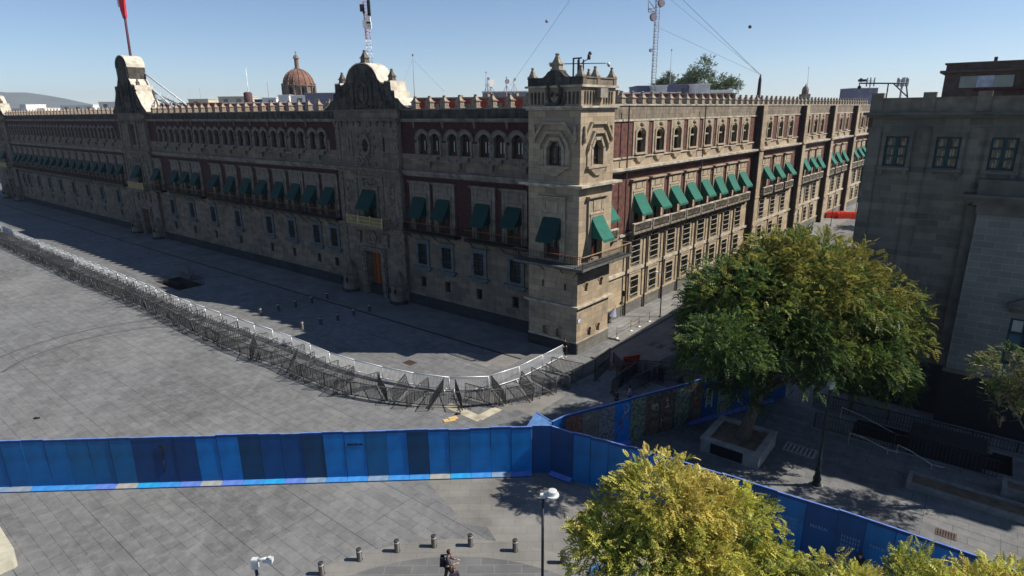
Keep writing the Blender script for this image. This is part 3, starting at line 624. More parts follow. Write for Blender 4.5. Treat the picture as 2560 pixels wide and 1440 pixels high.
def side_top():
    b = MB(); W = 1.4
    b.box(-W, -.82, -.1, .03, 15.85, 18.95); b.box(.82, W, -.1, .03, 15.85, 18.95); b.box(-.82, .82, -.1, .03, 18.15, 18.95)
    b.box(-1.05, -.82, -.18, .02, 15.9, 18.2); b.box(.82, 1.05, -.18, .02, 15.9, 18.2); b.arch(0, 17.35, 1.0, 1.22, -.2, .02, 38, 142, 8)
    for s_ in (-1, 1): b.prism([(s_ * .82, 17.75), (s_ * .82, 18.15), (s_ * .3, 18.15)][::s_], -.08, .3)
    b.box(-1.1, 1.1, -.28, .3, 15.92, 16.1); b.frust(0, -.1, 15.2, .3, .08, 15.66, .9, .14); b.lathe(0, -.18, [(.03, 18.45), (.2, 18.6), (.2, 18.8), (.03, 18.9)], 8)
    s = b.mesh('upper_window', TRIM_B)
    c = MB(); c.box(-.82, .82, .45, .49, 16.1, 18.15, 1)
    for x in (-.76, -.05, .05, .76): c.box(x - .05, x + .05, .34, .45, 16.1, 18.15)
    for z in (16.2, 17.3, 17.4, 18.1): c.box(-.8, .8, .35, .44, z - .05, z + .05)
    c.box(-.8, .8, .1, .3, 17.25, 17.42, 2)
    for x in (-.5, -.25, .25, .5): c.box(x - .015, x + .015, .2, .23, 16.1, 17.3, 3)
    return s, c.mesh('sash', [WOODR, GLASSB, TRIM_B, IRON])
st_s, st_c = side_top(); sd_s, sd_c = balcony_door(1.7, 8.75, 12.2, 2.7, 13.5, TRIM_B, WOODR, GLASSB)
me_s, me_c = barred_window(1.76, 5.0, 7.9, TRIM_B, 2.3, False, GLASSB, curt=False, wood=FRS); gr_s, gr_c = barred_window(1.6, 1.65, 3.82, TRIM_B, 2.1, False, GLASSB, curt=False, wood=FRS)
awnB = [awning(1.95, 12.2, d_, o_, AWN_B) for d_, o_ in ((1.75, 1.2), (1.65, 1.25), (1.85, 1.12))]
def stone_balcony():
    b = MB(); b.box(-1.78, 1.78, -.85, .02, 8.4, 8.6); b.box(-1.6, 1.6, -.7, .02, 8.22, 8.4)
    for s_ in (-1.7, 1.7): b.box(s_ - .12, s_ + .12, -.84, -.6, 8.6, 9.4)
    k = -1.5
    while k < 1.55: b.lathe(k, -.72, [(.05, 8.6), (.09, 8.8), (.045, 9.1), (.07, 9.38)], 6); k += .21
    b.box(-1.8, 1.8, -.86, -.6, 9.38, 9.5, 1)
    for s_ in (-1.2, 1.2): b.frust(s_, -.25, 7.75, .09, .1, 8.22, .14, .4)
    return b.mesh('stone_balcony', [mat('balcony_stone', (.17, .15, .12), var=.5, scale=3), CORN_B])
sb = stone_balcony()
for v in vB:
    o = pp('upper_window', st_s, None, rz=RB, x=v); add('sash', st_c, o)
    o = pp('mezzanine_window', me_s, None, rz=RB, x=v); add('grille_and_sash', me_c, o)
    o = pp('ground_window', gr_s, None, rz=RB, x=v); add('grille_and_sash', gr_c, o)
for v in dB:
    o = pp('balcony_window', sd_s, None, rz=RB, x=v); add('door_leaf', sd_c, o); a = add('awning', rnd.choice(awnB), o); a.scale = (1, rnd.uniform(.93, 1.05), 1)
    pp('stone_balcony', sb, None, rz=RB, x=v)
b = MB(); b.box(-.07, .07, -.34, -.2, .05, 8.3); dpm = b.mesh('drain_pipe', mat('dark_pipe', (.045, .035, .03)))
for v in [9.6] + [v + 1.9 for v in vB[:7]]: pp('drain_pipe', dpm, None, rz=RB, x=v)
b = MB(); b.box(-.05, .05, -.58, -.48, 8.6, 20.4); dpm = b.mesh('drain_pipe', MATS['dark_pipe'])
for v in (8.4, 24.7): pp('drain_pipe', dpm, None, rz=RB, x=v)
b = MB(); b.box(-.1, .0, -.72, -.05, .1, 20.3); dpm = b.mesh('dark_strip', MATS['dark_pipe'])  # dark box laid on each pilaster's shaded flank to paint its shade
for v in (42.6, 61.3, 77.5, 93.9, 108.6): pp('dark_strip', dpm, None, rz=RB, x=v - .7)

# ---- corner tower
TU, TV = 5.0, 4.85
def tq(a, b_): # offsets along UA / VB from tower corner, relative to palace empty
    p = T0 - C0 + UA * a + VB * b_; return (p.x, p.y)
tw = MB()
def ftw(mbx, z0, z1, e=0.0, m=0): mbx.slab([tq(-e, -e), tq(-e, TV + e), tq(TU + e, TV + e), tq(TU + e, -e)], z0, z1, m)
holesTA = [(-3.3, -1.65, 8.05, 11.6), (-3.13, -1.67, 15.78, 17.65), (-3.5, -2.95, 1.2, 2.0), (-2.1, -1.55, 1.2, 2.0), (-3.58, -3.4, 5.5, 6.1), (-1.3, -1.12, 5.5, 6.1)]
holesTB = [(1.65, 3.2, 8.05, 11.6), (1.73, 3.09, 15.78, 17.65), (1.65, 2.15, 1.15, 2.0), (3.03, 3.53, 1.2, 2.0), (1.05, 1.5, 5.3, 6.05), (3.3, 3.75, 5.35, 6.1)]
b = MB(); b.wall(-TU, 0, 0.0, 21.85, holesTA, 0, .6); twa = pp('tower_front_wall', b, ST_T, O=T0)
b = MB(); b.wall(0, TV, 0.0, 21.85, holesTB, 0, .6); twb = pp('tower_side_wall', b, ST_T, O=T0, rz=RB)
b = MB(); b.slab([tq(.75, .75), tq(.75, TV), tq(TU, TV), tq(TU, .75)], 0, 21.8)
q = [tq(TU, 0), tq(TU, .8), tq(0, TV), tq(.8, TV)]
b.quad((*q[0], 0), (*q[0], 21.85), (*q[1], 21.85), (*q[1], 0)); b.quad((*q[2], 0), (*q[3], 0), (*q[3], 21.85), (*q[2], 21.85))
add('tower_core', b.mesh('tower_core', ST_T), PAL)
b = MB()
b.slab([tq(-.1, -.1), tq(-.1, TV + .03), tq(TU + .03, TV + .03), tq(TU + .03, -.1)], -.2, .95, 0)
add('tower_plinth', b.mesh('tower_plinth', BASALT), PAL)
b = MB(); b.box(.02, TV + .03, -.13, 0, -.1, 1.0); pp('tower_plinth', b, BASALT_B, O=T0, rz=RB)
for zz in (((.95, 1.08, .06),), ((4.02, 4.14, .14), (4.14, 4.28, .3)), ((14.02, 14.16, .18), (14.16, 14.34, .6)), ((20.05, 20.2, .15), (20.2, 20.34, .3)), ((21.72, 21.88, .2),)):
    b = MB()
    for z0, z1, e in zz: ftw(b, z0, z1, e)
    add('tower_cornice', b.mesh('tower_cornice', CORN_B), PAL)
# tower parapet: fluted frieze, low wall, curved front gable
b = MB()
for x0, x1 in ((-TU, 0),):
    for k in range(13):
        x = -4.7 + k * .36
        if not -3.35 < x < -1.5: b.box(x, x + .14, -.1, .02, 20.5, 21.4)
    b.box(-TU, 0, -.06, .35, 21.88, 22.4); b.box(-TU, 0, -.14, .4, 22.4, 22.48)
    out = [(-3.9, 21.88), (-.9, 21.88), (-.95, 22.4), (-1.3, 22.48), (-1.55, 22.62), (-1.8, 22.88), (-2.1, 23.0), (-2.7, 23.0), (-3.0, 22.88), (-3.25, 22.62), (-3.5, 22.48), (-3.85, 22.4)]
    b.prism(out, -.16, .6); b.arch(-2.4, 21.3, .55, .75, -.3, -.02, 0, 360, 14, ez=1.3); b.box(-3.3, -1.5, -.12, .02, 20.4, 20.6)
    for k in range(22): b.ball((-2.4 + rnd.uniform(-.95, .95), -.12, rnd.uniform(20.6, 22.3)), .14, sy=.6, n=6, k=4)
pp('tower_parapet', b, ST_DK, O=T0)
b = MB()
for k in range(11):
    x = .45 + k * .38
    if not 1.7 < x < 3.0: b.box(x, x + .16, -.1, .02, 20.55, 21.45)
b.box(0, TV, -.06, .35, 21.88, 22.38); b.box(0, TV, -.14, .4, 22.38, 22.47)
for x in (.25, 2.2, 4.6): b.box(x - .2, x + .2, -.12, .3, 21.88, 22.42)
pp('tower_parapet', b, ST_DB, O=T0, rz=RB)
b = MB(); b.box(1.9, 2.95, -.5, -.1, 20.95, 21.65); b.box(2.2, 2.6, -.12, .02, 20.6, 20.95); pp('electrical_box', b, mat('box_grey', (.22, .2, .17)), O=T0, rz=RB)
b = MB(); p, q_ = tq(TU, 0), tq(TU, TV); r_ = tq(0, TV)
b.hexa([(*tq(TU - .35, .1), 21.88), (*tq(TU, .1), 21.88), (*tq(TU, TV), 21.88), (*tq(TU - .35, TV), 21.88)], [(*tq(TU - .35, .1), 22.4), (*tq(TU, .1), 22.4), (*tq(TU, TV), 22.4), (*tq(TU - .35, TV), 22.4)])
add('tower_parapet', b.mesh('tower_parapet', ST_DK), PAL)
ft = finial(.32, 22.47, 22.6, 23.3, FINB); fbig = finial(.42, 23.0, 23.5, 24.25, FINB)
for a, c_ in ((.25, .25), (TU - .25, .25), (.25, 2.2), (.25, TV - .25), (TU - .25, TV - .25), (2.4, TV - .25)): add('finial', ft, PAL, (*tq(a, c_), 0), RA)
add('finial', fbig, PAL, (*tq(2.4, .25), 0), RA)
# tower openings
def oct_window(w, cx, trim, wood, gl):
    b = MB(); h = w / 2
    def pl(pts, wd, y0):                         # polyline moulding
        for (xa, za), (xb, zb) in zip(pts, pts[1:]):
            d = Vector((xb - xa, zb - za)).normalized(); n = Vector((-d.y, d.x)) * wd / 2; a = Vector((xa, za)) - d * wd * .25; c = Vector((xb, zb)) + d * wd * .25
            b.prism([(a.x - n.x, a.y - n.y), (c.x - n.x, c.y - n.y), (c.x + n.x, c.y + n.y), (a.x + n.x, a.y + n.y)], y0, .02)
    pl([(-h - .12, 15.75), (-h - .12, 17.15), (-.42, 17.85), (.42, 17.85), (h + .12, 17.15), (h + .12, 15.75)], .24, -.13)
    pl([(-h - .65, 17.05), (-h - .6, 17.4), (-.68, 18.35), (.68, 18.35), (h + .6, 17.4), (h + .65, 17.05)], .2, -.28)
    pl([(-1.85, 17.95), (-1.05, 19.05), (1.05, 19.05), (1.85, 17.95)], .2, -.24)
    for s_ in (-1, 1):
        b.box(min(s_ * (h + .3), s_ * (h + .78)), max(s_ * (h + .3), s_ * (h + .78)), -.1, .02, 15.75, 17.1)
        b.prism([(s_ * h, 17.1), (s_ * h, 17.7), (s_ * .3, 17.7)][::s_], -.05, .35)
        b.lathe(s_ * 1.95, -.12, [(.02, 17.5), (.14, 17.7), (.2, 17.9), (.14, 18.1), (.18, 18.3), (.1, 18.55), (.14, 18.75), (.02, 18.95)], 7, sy=.8)
    b.box(-h - .85, h + .85, -.3, .02, 15.56, 15.74); b.frust(0, -.1, 14.95, .35, .06, 15.56, 1.25, .14)
    s = b.mesh('tower_window', trim)
    c = MB(); c.box(-h, h, .46, .5, 15.78, 17.65, 1)
    for x in (-h + .05, -.05, .05, h - .05): c.box(x - .05, x + .05, .36, .46, 15.78, 17.2)
    for z in (15.85, 16.3, 17.15, 17.22): c.box(-h, h, .37, .45, z - .05, z + .05)
    c.box(-.5, -.15, .505, .52, 16.3, 17.1, 2); c.box(.15, .35, .505, .52, 16.3, 17.1, 2)
    return s, c.mesh('sash', [wood, gl, CURT])
TRT = mat('tower_trim', (.3, .245, .175), var=.3, scale=2, bump=.4)
s, c = oct_window(1.46, 0, TRT, WOODR, GLASSD)
o = pp('tower_window', s, None, O=T0, x=-2.4); add('sash', c, o); o = pp('tower_window', s, None, O=T0, rz=RB, x=2.41); add('sash', c, o)
s, c = balcony_door(1.6, 8.05, 11.6, 2.5, 13.2, TRT)
o = pp('tower_balcony_door', s, None, O=T0, x=-2.48); add('door_leaf', c, o); add('awning', awning(1.8, 11.6, 1.8, 1.1), o)
o = pp('tower_balcony_door', s, None, O=T0, rz=RB, x=2.42); add('door_leaf', c, o); add('awning', awning(1.7, 11.6, 1.8, 1.2, AWN_B), o)
NBR = mat('niche_brown', (.1, .05, .035))
for h_ in holesTA[2:]: b = MB(); b.box(h_[0], h_[1], .3, .5, h_[2], h_[3]); pp('niche_back', b, ST_T if h_[3] < 3 else DARK, O=T0)
for h_ in holesTB[2:]: b = MB(); b.box(h_[0], h_[1], .4, .55, h_[2], h_[3]); pp('niche_back', b, NBR, O=T0, rz=RB)
for cx_ in (-3.22, -1.82):
    b = MB(); b.arch(cx_, 1.75, .27, .45, -.07, .02, 0, 180, 6); b.box(cx_ - .55, cx_ + .55, -.05, .0, 1.08, 1.2)
    for s_ in (-1, 1): b.prism([(cx_ + s_ * .275, 1.8), (cx_ + s_ * .275, 2.0), (cx_ + s_ * .1, 2.0)][::s_], 0, .25)
    pp('niche_frame', b, ST_T, O=T0)
for cx_, z in ((1.9, 1.75), (3.28, 1.75), (1.275, 5.85), (3.525, 5.9)):
    b = MB(); b.arch(cx_, z, .26, .36, -.07, .02, 0, 180, 6)
    for s_ in (-1, 1): b.prism([(cx_ + s_ * .25, z + .05), (cx_ + s_ * .25, z + .26), (cx_ + s_ * .1, z + .26)][::s_], 0, .25)
    pp('niche_frame', b, TRT, O=T0, rz=RB)
# wrap-round balcony
m_ = balcony(-5.75, 1.25, 7.68, 1.25, .98, RAILW, IRON, mat('balcony_slab', (.1, .1, .1), var=.4), endl=True, endr=False); pp('balcony', m_, None, O=T0)
m_ = balcony(-1.2, 6.4, 7.68, 1.25, .98, mat('sunlit_rail', (.3, .2, .13)), IRON, mat('balcony_slab', (.1, .1, .1)), endl=False, endr=True); pp('balcony', m_, None, O=T0, rz=RB, z=.003)  # lighter copy of the wood rail, its sunlight put into the colour
# street name plate
b = MB(); b.box(.12, .55, -.05, 0, 2.75, 3.15); b.box(.16, .51, -.055, -.05, 2.98, 3.06, 1); b.box(.16, .45, -.055, -.05, 2.84, 2.9, 1)
pp('street_name_plate', b, [mat('plate_blue', (.2, .24, .42)), WHITEP], O=T0, rz=RB)

# ------------------------------------------------------------------ courthouse on the right
CT = empty('courthouse', D0, label='grey stone courthouse with teal framed windows and dark base on the right', cat='courthouse')
ST_C = stone('court_stone', (.17, .158, .13), (.095, .092, .08), (.17, .165, .15), 1.15, .42, .5, (.05, .048, .045), (.5, .75), msize=.012)
ST_C2 = stone('court_stone_smooth', (.19, .19, .17), (.15, .15, .138), (.26, .258, .235), 1.1, .42, .25, (.07, .07, .065), (.55, .8), msize=.014)
CTRIM = mat('court_trim', (.105, .1, .087), var=.3, scale=1.2, bump=.3)
TEAL = mat('teal_paint', (.006, .04, .046), rough=.5)
def cp(name, b, mats, x=0.0, y=0.0, parent=None):
    loc = Vector((math.cos(RA) * x - math.sin(RA) * y, math.sin(RA) * x + math.cos(RA) * y, 0))
    return add(name, b if isinstance(b, bpy.types.Mesh) else b.mesh(name, mats), parent or CT, loc, RA)
wx = [1.05 + 2.73 * k for k in range(9)]
hC = [(x - .64, x + .64, 16.3, 18.2) for x in wx]
b = MB(); b.wall(-.5, 26, 3.6, 19.4, hC, 0, .4)
b.quad((-.5, 0, 0), (-.5, 0, 19.4), (-.5, 60, 19.4), (-.5, 60, 0)); cp('wall', b, ST_C)
b = MB(); b.box(-.3, 26, .6, 60, 0, 19.9); cp('roof_mass', b, ROOFG)
b = MB(); b.box(-.62, 26, -.12, .5, -.2, 3.55); cp('dark_plinth', b, mat('black_stone', (.012, .012, .014), rough=.7))
b = MB(); b.box(-.7, 26, -.2, .3, 3.55, 3.75); cp('plinth_moulding', b, CTRIM)
b = MB(); b.box(-1.0, 26, -.55, .5, 19.5, 19.68); b.box(-.85, 26, -.38, .5, 19.36, 19.5); 
b.box(-1.0, 0, .5, 60, 19.5, 19.68); cp('cornice', b, CTRIM)
b = MB(); b.box(-.55, 26, -.05, .4, 19.68, 20.5); b.box(-.55, -.1, .4, 60, 19.68, 20.5); b.box(-.6, 26, -.1, .45, 20.5, 20.56)
for x in [-.4] + [2.4 + 2.73 * k for k in range(9)]: b.box(x - .34, x + .34, -.14, .48, 19.7, 20.86)
cp('parapet', b, mat('court_parapet', (.17, .15, .115), var=.3, scale=1.5, bump=.3))
for x in [-.25] + [2.41 + 2.73 * k for k in range(8)]:
    b = MB(); b.box(x - .3, x + .3, -.1, .02, 3.75, 18.75); b.box(x - .38, x + .38, -.06, .02, 3.75, 18.75); cp('pilaster', b, ST_C)
for x in wx:
    b = MB(); b.box(x - .85, x - .64, -.08, .02, 16.2, 18.5); b.box(x + .64, x + .85, -.08, .02, 16.2, 18.5); b.box(x - .64, x + .64, -.08, .02, 18.2, 18.5)
    b.box(x - .92, x + .92, -.24, .02, 16.08, 16.24); b.box(x - .8, x - .55, -.18, .02, 15.8, 16.08); b.box(x + .55, x + .8, -.18, .02, 15.8, 16.08)
    cp('window_surround', b, ST_C)
c = MB(); c.box(-.64, .64, .28, .32, 16.3, 18.2, 1)
for x in (-.58, -.05, .05, .58): c.box(x - .06, x + .06, .1, .28, 16.3, 18.2)
for z in (16.36, 16.95, 17.55, 18.14): c.box(-.62, .62, .12, .27, z - .05, z + .05)
for k in range(24): x = -.55 + (k % 8) * .135; z = 16.35 + (k // 8) * .6 + rnd.uniform(0, .15); c.box(x, x + rnd.uniform(.06, .12), .27, .279, z, z + rnd.uniform(.25, .5), 2 if k % 3 else 3)  # painted reflections: beige and brown slips on the panes
cw = c.mesh('window', [TEAL, glass('court_glass', (.05, .06, .06), .1), mat('reflection_beige', (.34, .3, .19)), mat('reflection_brown', (.2, .15, .1))])
for x in wx: cp('window', cw, None, x=x)
# projecting porch block
b = MB(); X0 = 5.15; hP = [(8.55, 10.2, 4.7, 7.7)]
b.wall(X0 + .75, 26, 3.75, 13.8, hP, -1.0, .5); b.quad((X0 + .75, -1.0, 0), (X0 + .75, -1.0, 15), (X0 + .75, 0, 15), (X0 + .75, 0, 0))
cp('porch_wall', b, ST_C2)
b = MB(); b.box(X0 + .2, X0 + .85, -.55, .0, 3.7, 14.2); b.box(X0 + .65, 26, -1.12, -.9, 13.75, 14.3); b.box(X0 - .1, 26, -1.5, .02, 14.75, 14.95); b.box(X0 + .1, 26, -1.3, .02, 14.5, 14.75)
b.box(X0 + .4, 26, -1.15, .02, 14.3, 14.5); b.box(X0 + .6, 26, -1.2, -.9, 3.55, 3.78); b.box(X0 + .55, 26, -1.05, -.1, 14.95, 15.75); b.box(X0 + .45, 26, -1.12, 0, 15.75, 15.82)
b.box(8.2, 10.6, -1.5, -1.0, 8.4, 8.6); b.box(8.4, 10.4, -1.35, -1.0, 8.1, 8.4); b.prism([(8.2, 8.6), (10.6, 8.6), (9.4, 9.3)], -1.4, -1.0)
cp('porch_cornice', b, CTRIM)
b = MB(); b.box(X0 + .65, 26, -1.1, 0, 0, 3.55); cp('porch_plinth', b, MATS['black_stone'])
b = MB(); b.box(X0 + .8, 26, -.5, .3, 3.8, 14.2); cp('porch_mass', b, DARK)
c = MB(); c.box(8.55, 10.2, -.66, -.62, 4.7, 7.7, 1)
for x in (8.6, 9.35, 9.42, 10.15): c.box(x - .06, x + .06, -.8, -.66, 4.7, 7.7)
for z in (4.76, 5.7, 6.7, 7.64): c.box(8.57, 10.18, -.79, -.67, z - .06, z + .06)
c.box(8.7, 9.2, -.68, -.665, 6.8, 7.5, 2); c.box(9.5, 10, -.68, -.665, 5.0, 5.6, 2)
cp('porch_window', c, [TEAL, MATS['court_glass'], CURT])
# rooftop house
b = MB(); BR = mat('brown_render', (.1, .072, .06), var=.25); b.box(2.5, 24, 6.5, 16, 19.9, 22.75); b.box(2.2, 24, 6.2, 16.2, 22.2, 22.36); b.box(2.4, 24, 6.4, 16.1, 22.75, 22.85)
b.box(4.2, 9, 6.3, 6.5, 21.0, 21.1, 1); b.box(3.4, 6.3, 6.42, 6.5, 21.2, 21.95, 2); b.box(4.35, 5.25, 6.36, 6.42, 21.22, 21.95, 3); b.box(6.9, 7.8, 6.0, 6.5, 20, 22.1); b.box(7.9, 14, 4.8, 6.5, 20.0, 22.0, 4)
b.box(5, 5.2, 8, 8.2, 22.85, 23.2); b.box(7, 7.5, 8, 8.5, 22.85, 23.1)
cp('rooftop_house', b, [BR, mat('dark_red_trim', (.12, .02, .02)), GLASSD, mat('blind_white', (.4, .42, .48)), mat('beige_render', (.3, .25, .2))])

# surveillance frame at the courthouse corner
t = empty('surveillance_mast', (0, 0, 0), label='dark steel frame with surveillance cameras standing on the courthouse roof corner', cat='camera mast')
b = MB(); P = D0 + NA * -1.2
def cl(x, y, z): return D0 + Vector((math.cos(RA) * x - math.sin(RA) * y, math.sin(RA) * x + math.cos(RA) * y, z))
e0, e1, e2 = cl(-1.8, 1.2, 21.55), cl(.9, 1.2, 21.45), cl(1.15, 1.2, 20.3)
b.path([e0, e1, e2], .045); b.path([cl(.2, 1.2, 21.45), cl(1.1, 1.2, 20.6)], .04); b.path([cl(-.1, 1.2, 21.5), cl(-.1, 1.2, 19.9)], .04); add('arm', b.mesh('arm', STEELD), t)
b = MB(); b.ball(tuple(e0 + Vector((.1, 0, .2))), .13); b.box(e0.x - .05, e0.x + .4, e0.y - .1, e0.y + .1, 21.65, 21.8); add('camera', b.mesh('camera', STEELD), t)
b = MB(); b.ball(tuple(e0 + Vector((.05, 0, -.25))), .12); b.tube(tuple(e0), tuple(e0 + Vector((.05, 0, -.2))), .03); add('camera', b.mesh('camera', STEELD), t)

# ------------------------------------------------------------------ crowd barriers
def barrier_meshes(L, h, rb, rf, mt, pre):
    b = MB(); b.path([(-L / 2, 0, .16), (-L / 2, 0, h - .04), (-L / 2 + .04, 0, h), (L / 2 - .04, 0, h), (L / 2, 0, h - .04), (L / 2, 0, .16), (-L / 2, 0, .16)], rf, n=5)
    n = int(L / .115)
    for k in range(1, n): x = -L / 2 + L * k / n; b.tube((x, 0, .16), (x, 0, h), rb, n=4, cap=False)
    f = MB(); f.path([(0, -.33, .02), (0, -.12, .16), (0, .12, .16), (0, .33, .02)], rf * .9, n=5)
    return b.mesh('barrier_panel', mt), f.mesh('foot', mt)
def small_barrier(L, h, rb, rf, mt):
    b = MB(); b.path([(-L / 2, 0, .16), (-L / 2, 0, h), (L / 2, 0, h), (L / 2, 0, .16), (-L / 2, 0, .16)], rf, n=4)
    n = int(L / .16)
    for k in range(1, n): x = -L / 2 + L * k / n; b.tube((x, 0, .16), (x, 0, h), rb, n=3, cap=False)
    for s_ in (-1, 1): b.path([(s_ * L * .38, -.33, .02), (s_ * L * .38, 0, .17), (s_ * L * .38, .33, .02)], rf, n=3)
    return b.mesh('crowd_barrier', mt)
BL = 2.9
nb, nf = barrier_meshes(BL, 1.15, .023, .034, GALV, 'w'); db_, df = barrier_meshes(BL, 1.2, .017, .03, GALVD, 'd')
ns = small_barrier(BL, 1.15, .03, .05, GALV); ds = small_barrier(BL, 1.2, .024, .035, GALVD)
def resample(P, step):
    P = [Vector((p[0], p[1], 0)) for p in P]; out = []; cum = [0]
    for a, b_ in zip(P, P[1:]): cum.append(cum[-1] + (b_ - a).length)
    def at(s):
        for i in range(len(P) - 1):
            if s <= cum[i + 1] or i == len(P) - 2: return P[i].lerp(P[i + 1], (s - cum[i]) / (cum[i + 1] - cum[i]))
    n = int(cum[-1] / step); return [at(step * k) for k in range(n + 1)]
inner = [(4.31, 47.31), (2.29, 45.03), (0.3, 42.72), (-2.05, 40.97), (-4.87, 41.05), (-7.71, 41.98), (-10.3, 43.24), (-14.33, 45.5), (-18.48, 49.2), (-23.96, 53.27), (-31.8, 58.9), (-36.99, 62.92), (-43.94, 68.82), (-58.34, 80.48), (-69.33, 89.41), (-80.91, 98.95), (-97, 112)]
outer = [(8.1, 46.4), (6.2, 43.6), (4.31, 41.76), (1.95, 39.96), (0.2, 39.1), (-2.63, 38.45), (-5.16, 38.45), (-8.07, 39.01), (-11.15, 39.95), (-14.76, 42.24), (-19.09, 45.73), (-23.70, 48.84), (-29.42, 53.39), (-37.66, 60.4), (-45.27, 66.5), (-54.21, 73.13), (-62.81, 80.13), (-72.88, 88.21), (-85.16, 98.2), (-97, 107.8)]
def put_barrier(p, ang, light, label, group, tilt=(0, 0), z=0):
    near = p.length < 56
    if near:
        o = empty('crowd_barrier', (p.x, p.y, z), ang); add('barrier_panel', nb if light else db_, o)
        for s_ in (-1, 1): add('foot', nf if light else df, o, (s_ * BL * .38, 0, 0))
    else: o = add('crowd_barrier', ns if light else ds, None, (p.x, p.y, z), ang)
    o.rotation_euler = (tilt[0], tilt[1], ang); tag(o, label, 'crowd barrier', group); return o
for P, light, lab, grp in ((inner, True, 'pale grey steel crowd barrier in the inner line nearest the palace', 'inner line of pale crowd barriers'), (outer, False, 'dark steel crowd barrier in the outer line facing the open square', 'outer line of dark crowd barriers')):
    Q = resample(P, BL + .02)
    for a, b_ in zip(Q, Q[1:]):
        c_ = (a + b_) / 2; d = b_ - a; put_barrier(c_, math.atan2(d.y, d.x) + rnd.uniform(-.03, .03), light, lab, grp)
Qi = resample(inner, 1.35); 
for k, p in enumerate(Qi[2:-1]):
    j = min(range(len(outer) - 1), key=lambda i: ((Vector((*outer[i], 0)) + Vector((*outer[i + 1], 0))) / 2 - p).length)
    # nearest point on the outer line
    best = None
    for i in range(len(outer) - 1):
        a = Vector((*outer[i], 0)); b_ = Vector((*outer[i + 1], 0)); t_ = max(0, min(1, (p - a).dot(b_ - a) / (b_ - a).length_squared)); q = a.lerp(b_, t_)
        if best is None or (q - p).length < (best - p).length: best = q
    d = best - p; c_ = p.lerp(best, rnd.uniform(.6, .8)) + Vector((rnd.uniform(-.2, .2), rnd.uniform(-.2, .2), 0)); a_ = math.atan2(d.y, d.x) + rnd.choice([-.3, -.15, 0, .1, .25, .8]) + rnd.uniform(-.1, .1)
    put_barrier(c_, a_, False, 'crowd barrier set crosswise in the tangle between the two barrier lines', 'crowd barriers set crosswise between the two lines', (rnd.choice([0, 0, 0, .3, -.3]) * rnd.random(), rnd.uniform(-.05, .05)))
# barriers in the street mouth
for k, (px, py, px2, py2) in enumerate(((205, 905, 285, 985), (425, 958, 600, 968), (600, 970, 770, 985), (780, 942, 925, 872), (935, 892, 1030, 802), (190, 1165, 290, 1075), (330, 1010, 440, 985), (385, 1175, 540, 1100), (545, 1095, 695, 1025), (300, 1090, 390, 1020), (700, 1020, 840, 1050), (850, 1052, 1060, 1075), (1065, 1075, 1280, 1060), (430, 1010, 640, 1040), (1050, 850, 1140, 900), (0, 1010, 60, 955))):
    a, b_ = G(1500 + px / 4.8, 700 + py / 4.8, 1.2), G(1500 + px2 / 4.8, 700 + py2 / 4.8, 1.2); d = b_ - a; a.z = b_.z = 0
    put_barrier((a + b_) / 2, math.atan2(d.y, d.x), False, 'dark crowd barrier standing in the shaded street mouth beyond the painted wall', 'crowd barriers in the street mouth')
b = MB(); b.box(-.7, .7, -.02, .02, .1, 1.3); b.box(-.74, -.66, -.05, .05, 0, 1.35); b.box(.66, .74, -.05, .05, 0, 1.35)
p = G(1573, 925); o = add('road_works_board', b.mesh('road_works_board', mat('orange_red_plastic', (.6, .06, .02), rough=.5)), loc=(p.x, p.y, .1), rz=.35); o.rotation_euler = (.25, 0, .35)
tag(o, 'orange red board leaning among the dark barriers in the street mouth', 'barrier board')

